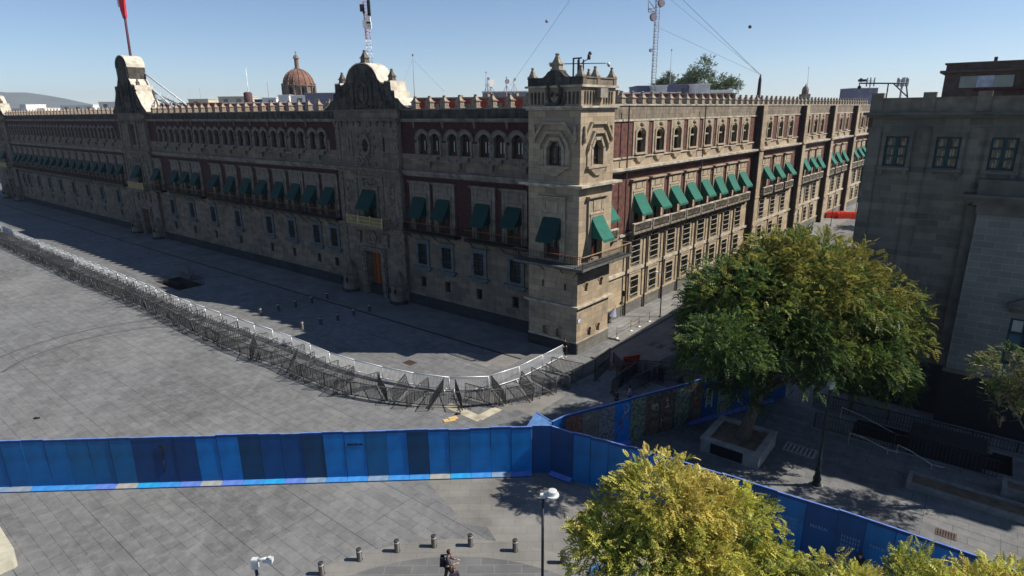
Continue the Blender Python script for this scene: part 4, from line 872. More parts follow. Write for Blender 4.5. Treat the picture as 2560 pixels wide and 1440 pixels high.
# ------------------------------------------------------------------ blue steel hoarding
HB = 3.0
BL_ = [mat('blue_paint_%s' % k, c_, rough=.5, var=.3, scale=.8, spec=.35) for k, c_ in dict(mid=(.0, .105, .31), bright=(.0, .135, .42), navy=(.0, .036, .135), dark=(.0, .04, .11), teal=(.0, .092, .245), deep=(.0, .05, .18)).items()]
SK = [mat('skirt_%s' % k, c_, rough=.4, var=.25, scale=2.5) for k, c_ in dict(a=(.04, .19, .48), b=(.15, .22, .32), c=(.09, .16, .45), d=(.26, .26, .24), e=(.02, .24, .5), f=(.18, .22, .27)).items()]
CAPB = mat('wall_cap_blue', (.12, .2, .48), rough=.4); SEAM = mat('seam_dark', (.003, .02, .06))
def hoarding(name, pts, label, cols, wd=1.2, side=1, H=HB, skirt=True, panelmats=None, art=None, skirt_pick=None):
    root = empty(name, (pts[0][0], pts[0][1], 0), label=label, cat='hoarding'); O = Vector((pts[0][0], pts[0][1], 0)); i = 0
    for a, b_ in zip(pts, pts[1:]):
        a = Vector((a[0], a[1], 0)); b_ = Vector((b_[0], b_[1], 0)); L = (b_ - a).length; n = max(1, round(L / wd)); ang = math.atan2((b_ - a).y, (b_ - a).x); s_ = L / n
        for k in range(n):
            p = a + (b_ - a) * (k / n); dz = rnd.choice([0, 0, 0, -.03, .03]); h = H + dz; m = (panelmats or BL_)[cols(i)]
            q = MB(); lean = rnd.uniform(-.02, .02)
            q.hexa([(0.006, -.03, 0), (s_ - .006, -.03, 0), (s_ - .006, .03, 0), (.006, .03, 0)], [(0.006, -.03 + lean, h), (s_ - .006, -.03 + lean, h), (s_ - .006, .03 + lean, h), (.006, .03 + lean, h)])
            q.box(-.012, .012, -.034 + lean, -.02, .1, h - .1, 3)
            q.box(0, s_, -.04 + lean, .05 + lean, h, h + .02, 1); q.box(0, s_, -.05 + lean, -.03 + lean, h - .14, h, 2)
            q.box(.1, .2, .03, .9, .0, .08, 0); q.tube((.15, .9, .05), (.15, .05, h * .8), .03, n=4)
            o = add('panel', q.mesh('panel', [m, CAPB, MATS['blue_paint_navy'], SEAM]), root, p - O, ang)
            if art is not None:
                ar = MB(); art(ar, s_, h, i); 
                if ar.v: add('graffiti', ar.mesh('graffiti', [PAINTW, PAINTR, PAINTY, DARK, mat('faded_lettering', (.07, .17, .34))]), o)
            if skirt and (skirt_pick is None or skirt_pick(i) is not None):
                e = MB(); e.hexa([(0.01, -.36, .02), (s_ - .01, -.36, .02), (s_ - .01, -.03, .12), (.01, -.03, .12)], [(.01, -.36, .06), (s_ - .01, -.36, .06), (s_ - .01, -.03, .16), (.01, -.03, .16)])
                e.box(.01, s_ - .01, -.38, -.35, -.0, .06, 1)
                add('skirt', e.mesh('skirt', [SK[skirt_pick(i) if skirt_pick else rnd.randrange(6)], MATS['blue_paint_navy']]), root, p - O, ang)
            i += 1
    return root
PAINTW = mat('white_spray', (.5, .48, .4), var=.2); PAINTR = mat('red_spray', (.35, .05, .03)); PAINTY = mat('yellow_spray', (.4, .28, .1))
colors1 = {}
def c1(i):
    x = i - 24            # panels counted from the left end; last is next to the corner
    tbl = 'mmmmmmmmmmmmmm'
    seq = [0, 4, 0, 0, 0, 0, 4, 4, 4, 2, 2, 2, 1, 1, 3, 5, 5, 3, 1, 1, 4, 1, 3, 1, 0, 1, 1, 1]
    k = i - (34 - 28); return seq[k] if 0 <= k < 28 else 0
def sk1(i): k = [0, 0, 1, 0, 0, 3, 4, 0, 1, 5, 0, 0, 0, 2, 3, 4, 0, 2, 3, 2, 0, 4, 2, 1]; return k[i % 24] if i < 33 else 2
def art1(ar, s_, h, i):
    if i == 25:
        for k in range(10): ar.box(.15 + k * .085, .15 + k * .085 + rnd.choice([.05, .07]), -.06, -.054, 2.15, 2.28, 3)
    if i == 16: ar.path([(.35, -.06, .8), (.45, -.06, 1.6), (.42, -.06, 2.4)], .03, n=4, m=3); ar.path([(.3, -.06, 2.45), (.7, -.06, 2.42), (.75, -.06, 2.1)], .025, n=4, m=3)
def art2(ar, s_, h, i):
    if i in (11, 12, 13, 14):
        for r in range(3 if i % 2 else 1):
            for k in range(7): x = .25 + k * .11; ar.box(x, x + rnd.choice([.05, .07]), -.06, -.054, 1.75 - r * .22, 1.9 - r * .22, 4)
dirW = Vector((1.03, 30.35, 0)) - Vector((-28.8, 29.35, 0))
Wst = Vector((1.03, 30.35, 0)) - dirW.normalized() * 1.165 * 34
W1 = hoarding('blue_hoarding', [(Wst.x, Wst.y), (1.03, 30.35)], 'long straight blue steel hoarding crossing the square in mixed blues', c1, 1.165, skirt_pick=sk1, art=art1)
# dark line of small writing on the twelfth panel from the corner
hoarding('blue_hoarding', [(1.05, 30.42), (2.15, 30.4), (3.3, 29.6), (5.1, 28.75), (8.0, 27.0), (14.3, 22.75), (17.8, 20.1), (26, 13.5)], 'blue steel hoarding running from the corner behind the yellow tree to the lower right', lambda i: [5, 2, 0, 0, 0, 1, 1, 0, 0, 0, 5, 0, 5, 5, 0, 1, 1, 4, 0, 0, 0, 4][i % 22], 1.25, skirt_pick=lambda i: 2 if i in (1, 4) else None, art=art2)
MUR = []
def mural(name, cols, sc):
    m = bpy.data.materials.new(name); m.use_nodes = True; nt = m.node_tree; L = nt.links.new; b_ = nt.nodes['Principled BSDF']; b_.inputs['Roughness'].default_value = .5
    tc = N(nt, 'ShaderNodeTexCoord'); no = N(nt, 'ShaderNodeTexNoise'); no.inputs['Scale'].default_value = sc; no.inputs['Detail'].default_value = 5; no.inputs['Distortion'].default_value = 2.5
    L(tc.outputs['Object'], no.inputs[0]); cr = N(nt, 'ShaderNodeValToRGB'); L(no.outputs[0], cr.inputs[0]); e = cr.color_ramp.elements
    e[0].position = .36; e[0].color = (*cols[0], 1); e[1].position = .66; e[1].color = (*cols[-1], 1)
    for k, c_ in enumerate(cols[1:-1]): x = e.new(.36 + .3 * (k + 1) / (len(cols) - 1)); x.color = (*c_, 1)
    L(cr.outputs[0], b_.inputs['Base Color']); MATS[name] = m; return m
ART = [MATS['blue_paint_deep'], mural('mural_brown', [(.05, .03, .02), (.12, .07, .05), (.3, .08, .06), (.05, .04, .04)], 1.6), mural('mural_grey', [(.09, .09, .08), (.13, .13, .11), (.16, .14, .12)], 1.2),
       mural('mural_blue', [(.03, .05, .1), (.1, .12, .14), (.25, .24, .2), (.05, .06, .1)], 2.0), MATS['blue_paint_bright'], mural('mural_green', [(.02, .05, .06), (.05, .1, .09), (.25, .24, .14), (.03, .04, .05)], 2.2), mural('mural_dark', [(.03, .025, .025), (.08, .06, .05), (.2, .13, .08)], 1.8)]
def art3(ar, s_, h, i):
    if i in (4, 6, 7, 8, 9, 10, 11, 12):
        for k in range(3):
            x, z = rnd.uniform(.2, s_ - .2), rnd.uniform(.6, h - .6); P = [(x, -.056, z)]
            for j in range(6): x = min(s_ - .1, max(.1, x + rnd.uniform(-.3, .3))); z = min(h - .3, max(.3, z + rnd.uniform(-.4, .4))); P.append((x, -.056, z))
            ar.path(P, .02, n=4, m=rnd.choice([0, 0, 1, 2]))
    if i == 10: ar.path([(.3, -.06, .9), (.35, -.06, 2.3)], .04, n=4); ar.path([(.8, -.06, .8), (.75, -.06, 2.4)], .04, n=4); ar.path([(.3, -.06, 1.6), (.8, -.06, 1.65)], .035, n=4)
hoarding('painted_hoarding', [(2.2, 30.9), (3.0, 31.6), (12.54, 36.36), (19.6, 39.6)], 'hoarding covered in murals and graffiti running to the big tree in shade', lambda i: [0, 1, 2, 3, 4, 5, 6, 6, 5, 6, 0, 5, 0, 0, 0, 0][min(i, 15)], 1.25, panelmats=ART, art=art3, skirt_pick=lambda i: 2 if i in (4, 9, 10, 11, 12, 13, 14) else None)
b = MB(); b.box(-.6, .6, -.03, .03, -.75, .75); b.box(-.62, .62, -.05, .05, .72, .78, 1); b.box(-.62, -.57, -.05, .05, -.78, .78, 1); b.box(.57, .62, -.05, .05, -.78, .78, 1)
p = G(1343, 1050, 2.9); o = add('loose_panel', b.mesh('loose_panel', [mat('pale_blue_paint', (.12, .25, .5), rough=.3), CAPB]), loc=(p.x + .05, 31.15, 2.45)); o.rotation_euler = (R_(-52), R_(18), R_(-30))
tag(o, 'loose pale blue panel tipped over behind the corner where the hoardings meet', 'panel')

# ------------------------------------------------------------------ bollards
def bollard_mesh(h=.62, r=.12):
    b = MB(); b.lathe(0, 0, [(r * 1.25, 0), (r * 1.25, .03), (r, .04), (r, h - .16)], 14); b.lathe(0, 0, [(r * .97, h - .16), (r * .97, h - .07)], 14, 1); b.lathe(0, 0, [(r, h - .07), (r, h - .03), (r * .8, h)], 14); return b
BM = mat('bollard_iron', (.055, .052, .05), rough=.45, metal=.3, var=.3); REFL = mat('reflective_band', (.5, .5, .48), rough=.3)
bm1 = MB(); bm1 = bollard_mesh(); bb = bm1.mesh('bollard', [BM, REFL])
bmb = MB(); bmb.lathe(0, 0, [(.155, 0), (.155, .03), (.125, .04), (.125, .47)], 14); bodym = bmb.mesh('post', BM)
bmb = MB(); bmb.lathe(0, 0, [(.122, .47), (.122, .56)], 14); bandm = bmb.mesh('reflective_band', REFL)
bmb = MB(); bmb.lathe(0, 0, [(.127, .56), (.127, .61), (.1, .64)], 14); capm = bmb.mesh('cap', BM)
names = ['leftmost', 'second from left', 'third from left', 'fourth, middle', 'third from right', 'second from right', 'rightmost']
for k, (x, y) in enumerate([(-8.74, 22.61), (-7.24, 23.48), (-5.59, 24.04), (-3.88, 24.34), (-2.13, 24.37), (0.01, 23.98), (2.20, 23.15)]):
    o = empty('bollard', (x, y, 0), label='%s of the seven stubby dark bollards curving across the foreground' % names[k], cat='bollard', group='bollards curving across the foreground')
    add('post', bodym, o); add('reflective_band', bandm, o); add('cap', capm, o)
far = [(-26.04, 59.32, 'sunlit bollard left at the edge of the palace shadow'), (-20.29, 54.95, 'sunlit bollard right at the tip of the sunny patch'), (-24.69, 60.71, 'first bollard from the left in the back shaded row'), (-23.36, 62.03, 'second bollard from the left in the back shaded row'), (-22.07, 63.40, 'third bollard from the left in the back shaded row'), (-20.77, 64.83, 'last bollard of the back shaded row nearest the portal'), (-18.91, 56.28, 'first bollard from the left in the front shaded row'), (-17.53, 57.42, 'second bollard from the left in the front shaded row'), (-16.25, 58.74, 'third bollard from the left in the front shaded row'), (-14.98, 60.24, 'last bollard of the front shaded row nearest the portal')]
fb = bollard_mesh(.8, .15).mesh('bollard', [BM, REFL])
for x, y, lb in far: tag(add('bollard', fb, None, (x, y, 0)), lb, 'bollard', 'bollards in front of the palace portal')

# ------------------------------------------------------------------ lamps
def lamp_single(px, py, z, hx, hy, label, r=.045, r2=.06):
    p = G(px, py, z); h = G(hx, hy, z + .25); o = empty('street_lamp', (p.x, p.y, 0), label=label, cat='street lamp')
    b = MB(); b.tube((0, 0, 0), (0, 0, z), r2, r, n=8); b.lathe(0, 0, [(.12, 0), (.12, .3), (.07, .35)], 8); add('pole', b.mesh('pole', STEELD), o)
    d = Vector((h.x - p.x, h.y - p.y, .1)); b = MB(); b.box(-.09, .09, -.07, .07, z - .06, z + .08); b.tube((0, 0, z), (d.x * .7, d.y * .7, z + .14), .05, n=6); add('arm', b.mesh('arm', STEELW), o)
    return o, d, z
o, d, z = lamp_single(1357, 1240, 7, 1381, 1226, 'tall black lamp post with round white lantern in front of the blue hoarding')
b = MB(); b.lathe(d.x, d.y, [(.02, z + .0), (.22, z + .02), (.24, z + .05), (.24, z + .09), (.16, z + .1), (.16, z + .24), (.13, z + .26), (.02, z + .27)], 18, 0, 0); add('lantern', b.mesh('lantern', STEELW), o)
o, d, z = lamp_single(637, 1402, 7, 676, 1391, 'lamp post top with white cobra head lantern at the bottom left', .05)
b = MB(); b.hexa([(d.x * .5, d.y * .5 - .07, z + .02), (d.x * 1.1, d.y - .08, z + .05), (d.x * 1.1, d.y + .08, z + .05), (d.x * .5, d.y * .5 + .07, z + .02)], [(d.x * .55, d.y * .5 - .05, z + .14), (d.x * 1.1, d.y - .07, z + .2), (d.x * 1.1, d.y + .07, z + .2), (d.x * .55, d.y * .5 + .05, z + .14)]); b.lathe(d.x * .95, d.y, [(.05, z + .2), (.05, z + .24)], 8); add('lantern', b.mesh('lantern', STEELW), o)
b = MB(); b.box(-.1, .08, -.08, .08, z - .26, z + .06); add('control_box', b.mesh('control_box', STEELW), o)
# cast-iron lamp post by the planter
p = G(2040, 1214); o = empty('lamp_post', (p.x, p.y, 0), label='ornate black cast iron lamp post standing in front of the big tree', cat='lamp post')
b = MB(); b.lathe(0, 0, [(.26, 0), (.27, .12), (.22, .2), (.19, .3), (.22, .42), (.22, .5), (.16, .62), (.14, .85), (.17, .92), (.17, 1.0), (.12, 1.1), (.1, 1.5), (.12, 1.6), (.12, 1.68), (.08, 1.75), (.075, 2.6), (.065, 5.6), (.1, 5.65), (.05, 5.8)], 12); add('column', b.mesh('column', mat('cast_iron', (.025, .03, .03), rough=.4, metal=.3)), o)
b = MB(); b.lathe(0, 0, [(.36, 0), (.36, .06), (.3, .08)], 12); add('footing', b.mesh('footing', LIGHTP), o)
b = MB(); b.lathe(0, 0, [(.05, 5.8), (.2, 5.95), (.22, 6.2), (.1, 6.4), (.02, 6.5)], 10); add('globe', b.mesh('globe', STEELW), o)
def street_lamp(p, h, label, grp):
    o = empty('street_lamp', (p.x, p.y, .0), label=label, cat='street lamp', group=grp)
    b = MB(); b.tube((0, 0, 0), (0, 0, h), .06, .045, n=8); b.lathe(0, 0, [(.18, .12), (.18, .16), (.1, .2)], 8); b.tube((0, 0, h), (-.55, .1, h + .06), .035, n=6); add('pole', b.mesh('pole', STEELD), o)
    b = MB(); b.lathe(-.6, .1, [(.02, h - .04), (.2, h), (.17, h + .1), (.02, h + .14)], 10); add('lantern', b.mesh('lantern', STEELW), o)
street_lamp(G(1650, 792, .12), 4.7, 'nearest lamp of the side street with a grey pole beside the palace', 'lamps along the side street')
for k, (v, lb) in enumerate(((32.5, 'side street lamp rising just above the left shoulder of the big tree'), (54.5, 'side street lamp half hidden behind the top of the big tree'), (74, 'side street lamp beside the red barriers'), (92, 'farthest side street lamp next to the courthouse corner'))):
    street_lamp(C0 + VB * v + NB * 3.2, 4.7, lb, 'lamps along the side street')

# stanchions, umbrella, sign on the side pavement
st = [(9.45, 51.29), (11.08, 53.18), (12.07, 54.28), (13.38, 55.71)]
nm = ['nearest', 'second nearest', 'third nearest', 'farthest']
for k, (x, y) in enumerate(st):
    o = empty('queue_post', (x, y, .12), label='%s of four brown queue posts on the sunny side pavement' % nm[k], cat='queue post', group='queue posts on the side pavement')
    b = MB(); b.tube((0, 0, 0), (0, 0, 1.0), .03, n=8); b.ball((0, 0, 1.02), .05, n=8); add('post', b.mesh('post', mat('brown_metal', (.16, .09, .06), rough=.5)), o)
    b = MB(); b.lathe(0, 0, [(.17, 0), (.17, .05), (.05, .09)], 10); add('base', b.mesh('base', WHITEP), o)
    if k:
        a = Vector((*st[k - 1], 0)) - Vector((x, y, 0)); b = MB(); b.path([(0, 0, .9), (a.x * .25, a.y * .25, .78), (a.x * .5, a.y * .5, .73), (a.x * .75, a.y * .75, .78), (a.x, a.y, .9)], .018, n=5); add('rope', b.mesh('rope', mat('brown_rope', (.12, .06, .04))), o)
p = G(1524, 806, .12); b = MB()
for k in range(8):
    a0, a1 = R_(k * 45), R_(k * 45 + 45); r0 = .42 if k % 2 else .3
    b.hexa([(0, 0, 1.75), (.01, 0, 1.75), (0, .01, 1.75)], [(r0 * math.cos(a0), r0 * math.sin(a0), .75), (.42 * math.cos(a1), .42 * math.sin(a1), .8), (.1 * math.cos(a1), .1 * math.sin(a1), .85)], k % 3 == 1)
o = empty('parasol', (p.x, p.y, .12), label='half folded white parasol by the base of the palace corner tower', cat='parasol'); o.rotation_euler = (.1, .28, 0)
add('canopy', b.mesh('canopy', [mat('white_cloth', (.62, .65, .78), var=.1), mat('blue_cloth', (.25, .32, .6))]), o)
b = MB(); b.tube((0, 0, 0), (0, 0, 1.9), .02); b.lathe(0, 0, [(.22, 0), (.2, .06)], 10); add('pole', b.mesh('pole', STEELD), o)
p = G(1556, 788, .12); o = empty('road_sign', (p.x, p.y, .12), label='dark round sign on a thin pole against the sunny palace wall', cat='road sign')
b = MB(); b.tube((0, 0, 0), (0, 0, 2.6), .03, n=6); add('pole', b.mesh('pole', STEELD), o)
b = MB(); b.tube((-.03, -.03, 2.3), (-.03, -.06, 2.3), .3, n=16); add('disc', b.mesh('disc', mat('sign_back', (.1, .045, .04))), o)

# hatch over the opening in the square
hcw = G(448, 708); o = empty('hatch_guard', (hcw.x, hcw.y, 0), RA, 'open black steel hatch with raised flap round a pit in the square', 'hatch')
b = MB(); b.path([(-3.3, -1.5, .9), (3.3, -1.5, .9), (3.3, 1.5, .9), (-3.3, 1.5, .9)], .03); 
for k in range(23): b.tube((-3.3 + .3 * k, 1.5, 0), (-3.3 + .3 * k, 1.5, .9), .015, n=4); 
for k in range(23): b.tube((-3.3 + .3 * k, -1.5, 0), (-3.3 + .3 * k, -1.5, .9), .012, n=3)
for k in range(10): b.tube((3.3, -1.5 + .33 * k, 0), (3.3, -1.5 + .33 * k, .9), .015, n=4)
add('railing', b.mesh('railing', STEELD), o)
b = MB(); b.hexa([(-2.9, 1.4, .1), (-.4, 1.4, .1), (-.4, 1.5, .1), (-2.9, 1.5, .1)], [(-3.1, 2.3, 1.5), (-.6, 2.3, 1.0), (-.6, 2.36, 1.0), (-3.1, 2.36, 1.5)]); add('flap', b.mesh('flap', STEELD), o)

# ------------------------------------------------------------------ ramp fences, handrails and beds by the courthouse
def rail_fence(a, b_, h, label, grp=None, z=0, m=None, bars=True, r=.012, kerb=True):
    a = Vector(a); b_ = Vector(b_); L = (b_ - a).length; ang = math.atan2((b_ - a).y, (b_ - a).x)
    o = empty('ramp_fence', (a.x, a.y, z), ang, label, 'fence', grp)
    q = MB(); q.box(0, L, -.025, .025, h - .04, h); q.box(0, L, -.02, .02, .12, .15); k = 0.0
    while k <= L + .01: q.box(k - .016, k + .016, -.01, .01, .12, h); k += .17
    add('railing', q.mesh('railing', m or STEELD), o)
    q = MB(); q.box(-.035, .035, -.035, .035, 0, h + .03); pm_ = q.mesh('post', m or STEELD); k = 0.0
    while k <= L + .01: add('post', pm_, o, (k, 0, 0)); k += 2.2
    if kerb: q = MB(); q.box(-.1, L + .1, -.12, .12, 0, .12); add('kerb', q.mesh('kerb', LIGHTP), o)
    return o
FD = Vector((.78315576, -.62182558, 0))
f1 = Vector((20.9, 38.0, 0)); f2 = Vector((19.55, 35.1, 0))
rail_fence(f1, f1 + FD * 9.8, 1.15, 'back dark railing of the sunken ramp nearest the courthouse')
rail_fence(f1 + Vector((.5, .62, 0)), f1 + Vector((.5, .62, 0)) + FD * 16, .75, 'low dark railing running along behind the ramp toward the right edge')
rail_fence(f2, f2 + FD * 9.4, 1.15, 'front dark railing of the sunken ramp nearest the blue hoarding')
for k, (a, c_, lb) in enumerate((((2105, 1018), (2240, 1085), 'upper pale sloping handrail inside the ramp'), ((2125, 1082), (2220, 1125), 'pale sloping handrail low in the front of the ramp'), ((2245, 1112), (2330, 1162), 'short pale handrail at the right of the ramp'))):
    A_, B_ = G(*a, .9 - .1 * k), G(*c_, .3); b = MB(); b.path([A_, A_.lerp(B_, .4) + Vector((0, 0, .08)), B_, B_ + Vector((.5, -.3, 0))], .03); b.tube(A_, (A_.x, A_.y, 0), .02); b.tube(B_, (B_.x, B_.y, -.6), .02); tag(add('handrail', b.mesh('handrail', mat('pale_rail', (.42, .42, .4), rough=.4))), lb, 'handrail', 'handrails of the ramp')
b = MB(); a = Vector((25.6, 31.6, 0)); 
b.box(-1.8, 1.8, -1.0, 1.0, 0, 1.25); b.box(-1.85, 1.85, -1.05, 1.05, 1.25, 1.3, 1)
for k in range(18): b.box(-1.75 + k * .2, -1.68 + k * .2, -1.03, -1.0, .05, 1.2, 1)
tag(add('stair_housing', b.mesh('stair_housing', [mat('black_cabinet', (.012, .012, .013)), STEELD]), loc=a, rz=RA), 'black boxed stair housing at the right end of the ramp', 'housing')
def bed(p, L, W, label, h=.35, rz=RA, plants=True):
    o = empty('planting_bed', p, rz, label, 'planting bed'); b = MB()
    for x0, x1, y0, y1 in ((0, L, -W, -W + .22), (0, L, -.22, 0), (0, .22, -W + .22, -.22), (L - .22, L, -W + .22, -.22)): b.box(x0, x1, y0, y1, 0, h)
    add('kerb', b.mesh('kerb', mat('bed_kerb', (.2, .195, .18), var=.25)), o)
    b = MB(); b.box(.22, L - .22, -W + .22, -.22, 0, h - .1); add('soil', b.mesh('soil', mat('dry_soil', (.13, .095, .065), var=.4, scale=2, bump=.6)), o)
    return o
bed(Vector((22.3, 29.75, 0)), 12, 1.5, 'low kerbed bed of dry soil in front of the ramp railings')
bed(Vector((26.6, 28.6, 0)), 8, 1.2, 'raised bed beside the black stair housing at the right edge', .6)

# beige stone corner at the bottom left
b = MB(); P = [G(-260, 1300, .5), G(0, 1316, .5), G(18, 1345, .5), G(34, 1370, .5), G(38, 1392, .5), G(30, 1398, .5), G(-20, 1420, .5), G(-260, 1500, .5)]
b.slab([(p.x, p.y) for p in P][::-1], 0, .5); tag(add('stone_bench', b.mesh('stone_bench', mat('pale_limestone', (.42, .4, .31), var=.18, scale=2, bump=.2))), 'pale rounded end of a stone bench at the bottom left edge', 'bench')

# ------------------------------------------------------------------ foliage
def np_mesh(name, V, F, mi, mats, smooth=False):
    me = bpy.data.meshes.new(name); n = F.shape[1]; me.vertices.add(len(V)); me.vertices.foreach_set('co', V.astype(np.float32).ravel())
    me.loops.add(F.size); me.loops.foreach_set('vertex_index', F.astype(np.int32).ravel()); me.polygons.add(len(F))
    me.polygons.foreach_set('loop_start', np.arange(0, F.size, n, dtype=np.int32)); me.polygons.foreach_set('material_index', mi.astype(np.int32))
    for m in mats: me.materials.append(m)
    me.update(calc_edges=True); return me
def frond_template(nl=6, L=1.0, wl=.34, ww=.15, droop=.5, rs=None):
    V = []; F = []
    for k in range(nl):
        t = (k + .6) / nl; x = t * L; z = -droop * t * t * L * .6; l = wl * math.sin(math.pi * (.18 + .75 * t))
        for s_ in (-1, 1):
            i = len(V); a = .45; dx, dy = l * math.sin(a), s_ * l * math.cos(a); w_ = ww
            V += [(x, 0, z), (x + dx * .5 + w_ * .5, dy * .5, z - .03 + .02), (x + dx, dy, z - .12 * l * 2), (x + dx * .5 - w_ * .5, dy * .5, z - .03 - .02)]; F.append((i, i + 1, i + 2, i + 3))
    i = len(V); V += [(L * .82, 0, -droop * .4 * L), (L * .95, .07, -droop * .55 * L), (L * 1.12, 0, -droop * .8 * L), (L * .95, -.07, -droop * .55 * L)]; F.append((i, i + 1, i + 2, i + 3))
    return np.array(V), np.array(F)
def crown(name, parent, blobs, n, size, mats, seed, pick, droop=.5, cl=7, gap=.0, nl=6, ww=.15, inner=.15, base=(0, 0, 0)):
    """blobs: (x,y,z,rx,ry,rz) ellipsoids. Twig ends are scattered over their skins, each carries a spray of pinnate leaves."""
    rs = np.random.RandomState(seed); V0, F0 = frond_template(nl, 1.0, .34, ww, droop); B = np.array(blobs, float); vol = (B[:, 3] * B[:, 4]) ** .9; vol /= vol.sum()
    nc = n // cl; bi = rs.choice(len(B), nc, p=vol); d = rs.normal(size=(nc, 3)); d /= np.linalg.norm(d, axis=1)[:, None]; d[:, 2] = np.where(d[:, 2] < -.35, -d[:, 2] * .6, d[:, 2]); rad = 1 - np.abs(rs.normal(0, inner, nc)); b = B[bi]
    # lumps and hollows over the skin
    ph = rs.uniform(0, 6.28, (4, 3)); lump = sum(np.sin(3.1 * (k + 1) * (d * ph[k]).sum(1) + ph[k, 0]) for k in range(4)) * .045
    P = b[:, :3] + d * b[:, 3:] * (rad + lump)[:, None]
    if gap > 0:
        g = np.sin(P[:, 0] * 1.9 + ph[0, 0]) * np.sin(P[:, 1] * 1.7 + ph[1, 0]) * np.sin(P[:, 2] * 2.1 + ph[2, 0]); keep = g > -1 + gap * 1.0; keep = g > np.quantile(g, gap); P = P[keep]; d = d[keep]
    nc = len(P); P = np.repeat(P, cl, 0); D = np.repeat(d, cl, 0); cid = np.repeat(np.arange(nc), cl); N_ = len(P)
    P = P + rs.normal(0, size * .42, (N_, 3)); out = D * 1.1 + rs.normal(0, .65, (N_, 3)); out[:, 2] += .05; out /= np.linalg.norm(out, axis=1)[:, None]
    up = np.tile([0, 0, 1.], (N_, 1)) + rs.normal(0, .35, (N_, 3)); Y = np.cross(up, out); Y /= np.linalg.norm(Y, axis=1)[:, None] + 1e-9; Z = np.cross(out, Y); s_ = size * rs.uniform(.7, 1.25, N_)
    M = np.stack([out, Y, Z], 2) * s_[:, None, None]; V = np.einsum('nij,kj->nki', M, V0) + P[:, None, :]; F = F0[None] + (np.arange(N_) * len(V0))[:, None, None]
    cm = pick(P[::cl], rs, nc); mi = np.repeat(np.repeat(cm, cl), len(F0)); fl = rs.rand(len(mi)) < .12; mi[fl] = rs.randint(0, len(mats), fl.sum())
    me = np_mesh(name, V.reshape(-1, 3) - np.array(base), F.reshape(-1, 4), mi, mats); return add(name, me, parent), P[::cl]
def limbs(name, parent, base, top, r0, targets, m, seed=1, bend=.3):
    rr_ = random.Random(seed); b = MB(); base = Vector(base); top = Vector(top); n = 6; pts = []
    for k in range(n + 1): t = k / n; pts.append(base.lerp(top, t) + Vector((math.sin(t * 3.1) * bend * .25, math.sin(t * 2.2 + 1) * bend * .2, 0)))
    for k in range(n): a = 1.35 if k == 0 else 1; b.tube(pts[k], pts[k + 1], r0 * (1 - .1 * k) * a, r0 * (1 - .1 * (k + 1)), n=10, cap=False)
    for tgt in targets:
        tgt = Vector(tgt); s_ = pts[rr_.choice([n - 2, n - 1, n])]; r = r0 * .42; p = s_; K = 5
        mid = s_.lerp(tgt, .5) + Vector((rr_.uniform(-.4, .4), rr_.uniform(-.4, .4), rr_.uniform(.1, .6)))
        for k in range(1, K + 1):
            t = k / K; q = s_ * (1 - t) ** 2 + mid * 2 * t * (1 - t) + tgt * t * t; b.tube(p, q, r * (1 - .75 * (k - 1) / K), r * (1 - .75 * k / K), n=6, cap=False)
            if k >= 2:
                for _ in range(2): e = q + Vector((rr_.uniform(-1, 1), rr_.uniform(-1, 1), rr_.uniform(-.1, 1))) * (.9 if r0 > .2 else .6); b.tube(q, e, r * .28, r * .08, n=4, cap=False)
            p = q
    return add(name, b.mesh(name, m), parent)
BARK = mat('bark', (.1, .075, .055), var=.4, scale=6, bump=.8, bscale=14)
LG = leafmat('leaf_deep_green', (.035, .07, .022)); LM = leafmat('leaf_mid_green', (.085, .14, .035)); LY = leafmat('leaf_yellow_green', (.19, .19, .035)); LO = leafmat('leaf_golden', (.33, .24, .045)); LD = leafmat('leaf_dark', (.018, .038, .014))
# big tree
bt = G(1850, 1122); o = empty('broad_tree', (bt.x, bt.y, 0), label='very large round crowned dark green tree growing from a concrete planter', cat='tree')
big = [(3.3, 1.2, 9.0, 5.2, 4.6, 4.0), (-.6, .2, 8.6, 3.6, 3.8, 3.2), (7.0, .8, 7.3, 3.2, 3.4, 3.4), (1.2, -1.8, 7.0, 3.6, 2.8, 2.6), (4.8, -1.5, 6.6, 3.2, 2.6, 2.4), (-1.8, .0, 6.4, 2.6, 2.4, 2.5), (3.0, 2.6, 7.2, 4.0, 2.6, 3.0), (8.2, -.4, 4.3, 1.5, 1.6, 1.9), (2.0, 1.5, 10.6, 2.6, 2.4, 2.3), (-1.0, -.4, 4.5, 1.7, 1.6, 2.0), (-3.6, -4.2, 8.3, 2.0, 2.0, 1.7), (5.6, .2, 5.0, 2.2, 2.2, 1.8)]
big = [(x * .96 + .1, y, z, rx * .95, ry, rz) for x, y, z, rx, ry, rz in big]
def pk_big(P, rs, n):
    hgt = (P[:, 2] - 4) / 9 + P[:, 0] * .035 + rs.normal(0, .16, n) + .18 * np.sin(P[:, 0] * 1.1 + P[:, 1] * .8); return np.select([hgt > .92, hgt > .72, hgt > .38], [3, 2, 1], 0)  # leaf hue plus painted sunlight: paler, yellower towards the top and right
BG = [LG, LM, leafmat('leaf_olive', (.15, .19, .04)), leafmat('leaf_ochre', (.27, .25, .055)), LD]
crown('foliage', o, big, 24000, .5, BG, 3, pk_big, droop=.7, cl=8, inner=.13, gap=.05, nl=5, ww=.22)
limbs('trunk', o, (0, 0, .5), (1.3, .4, 5.0), .42, [(b_[0], b_[1], b_[2] + .5) for b_ in big] * 2, BARK, 5)
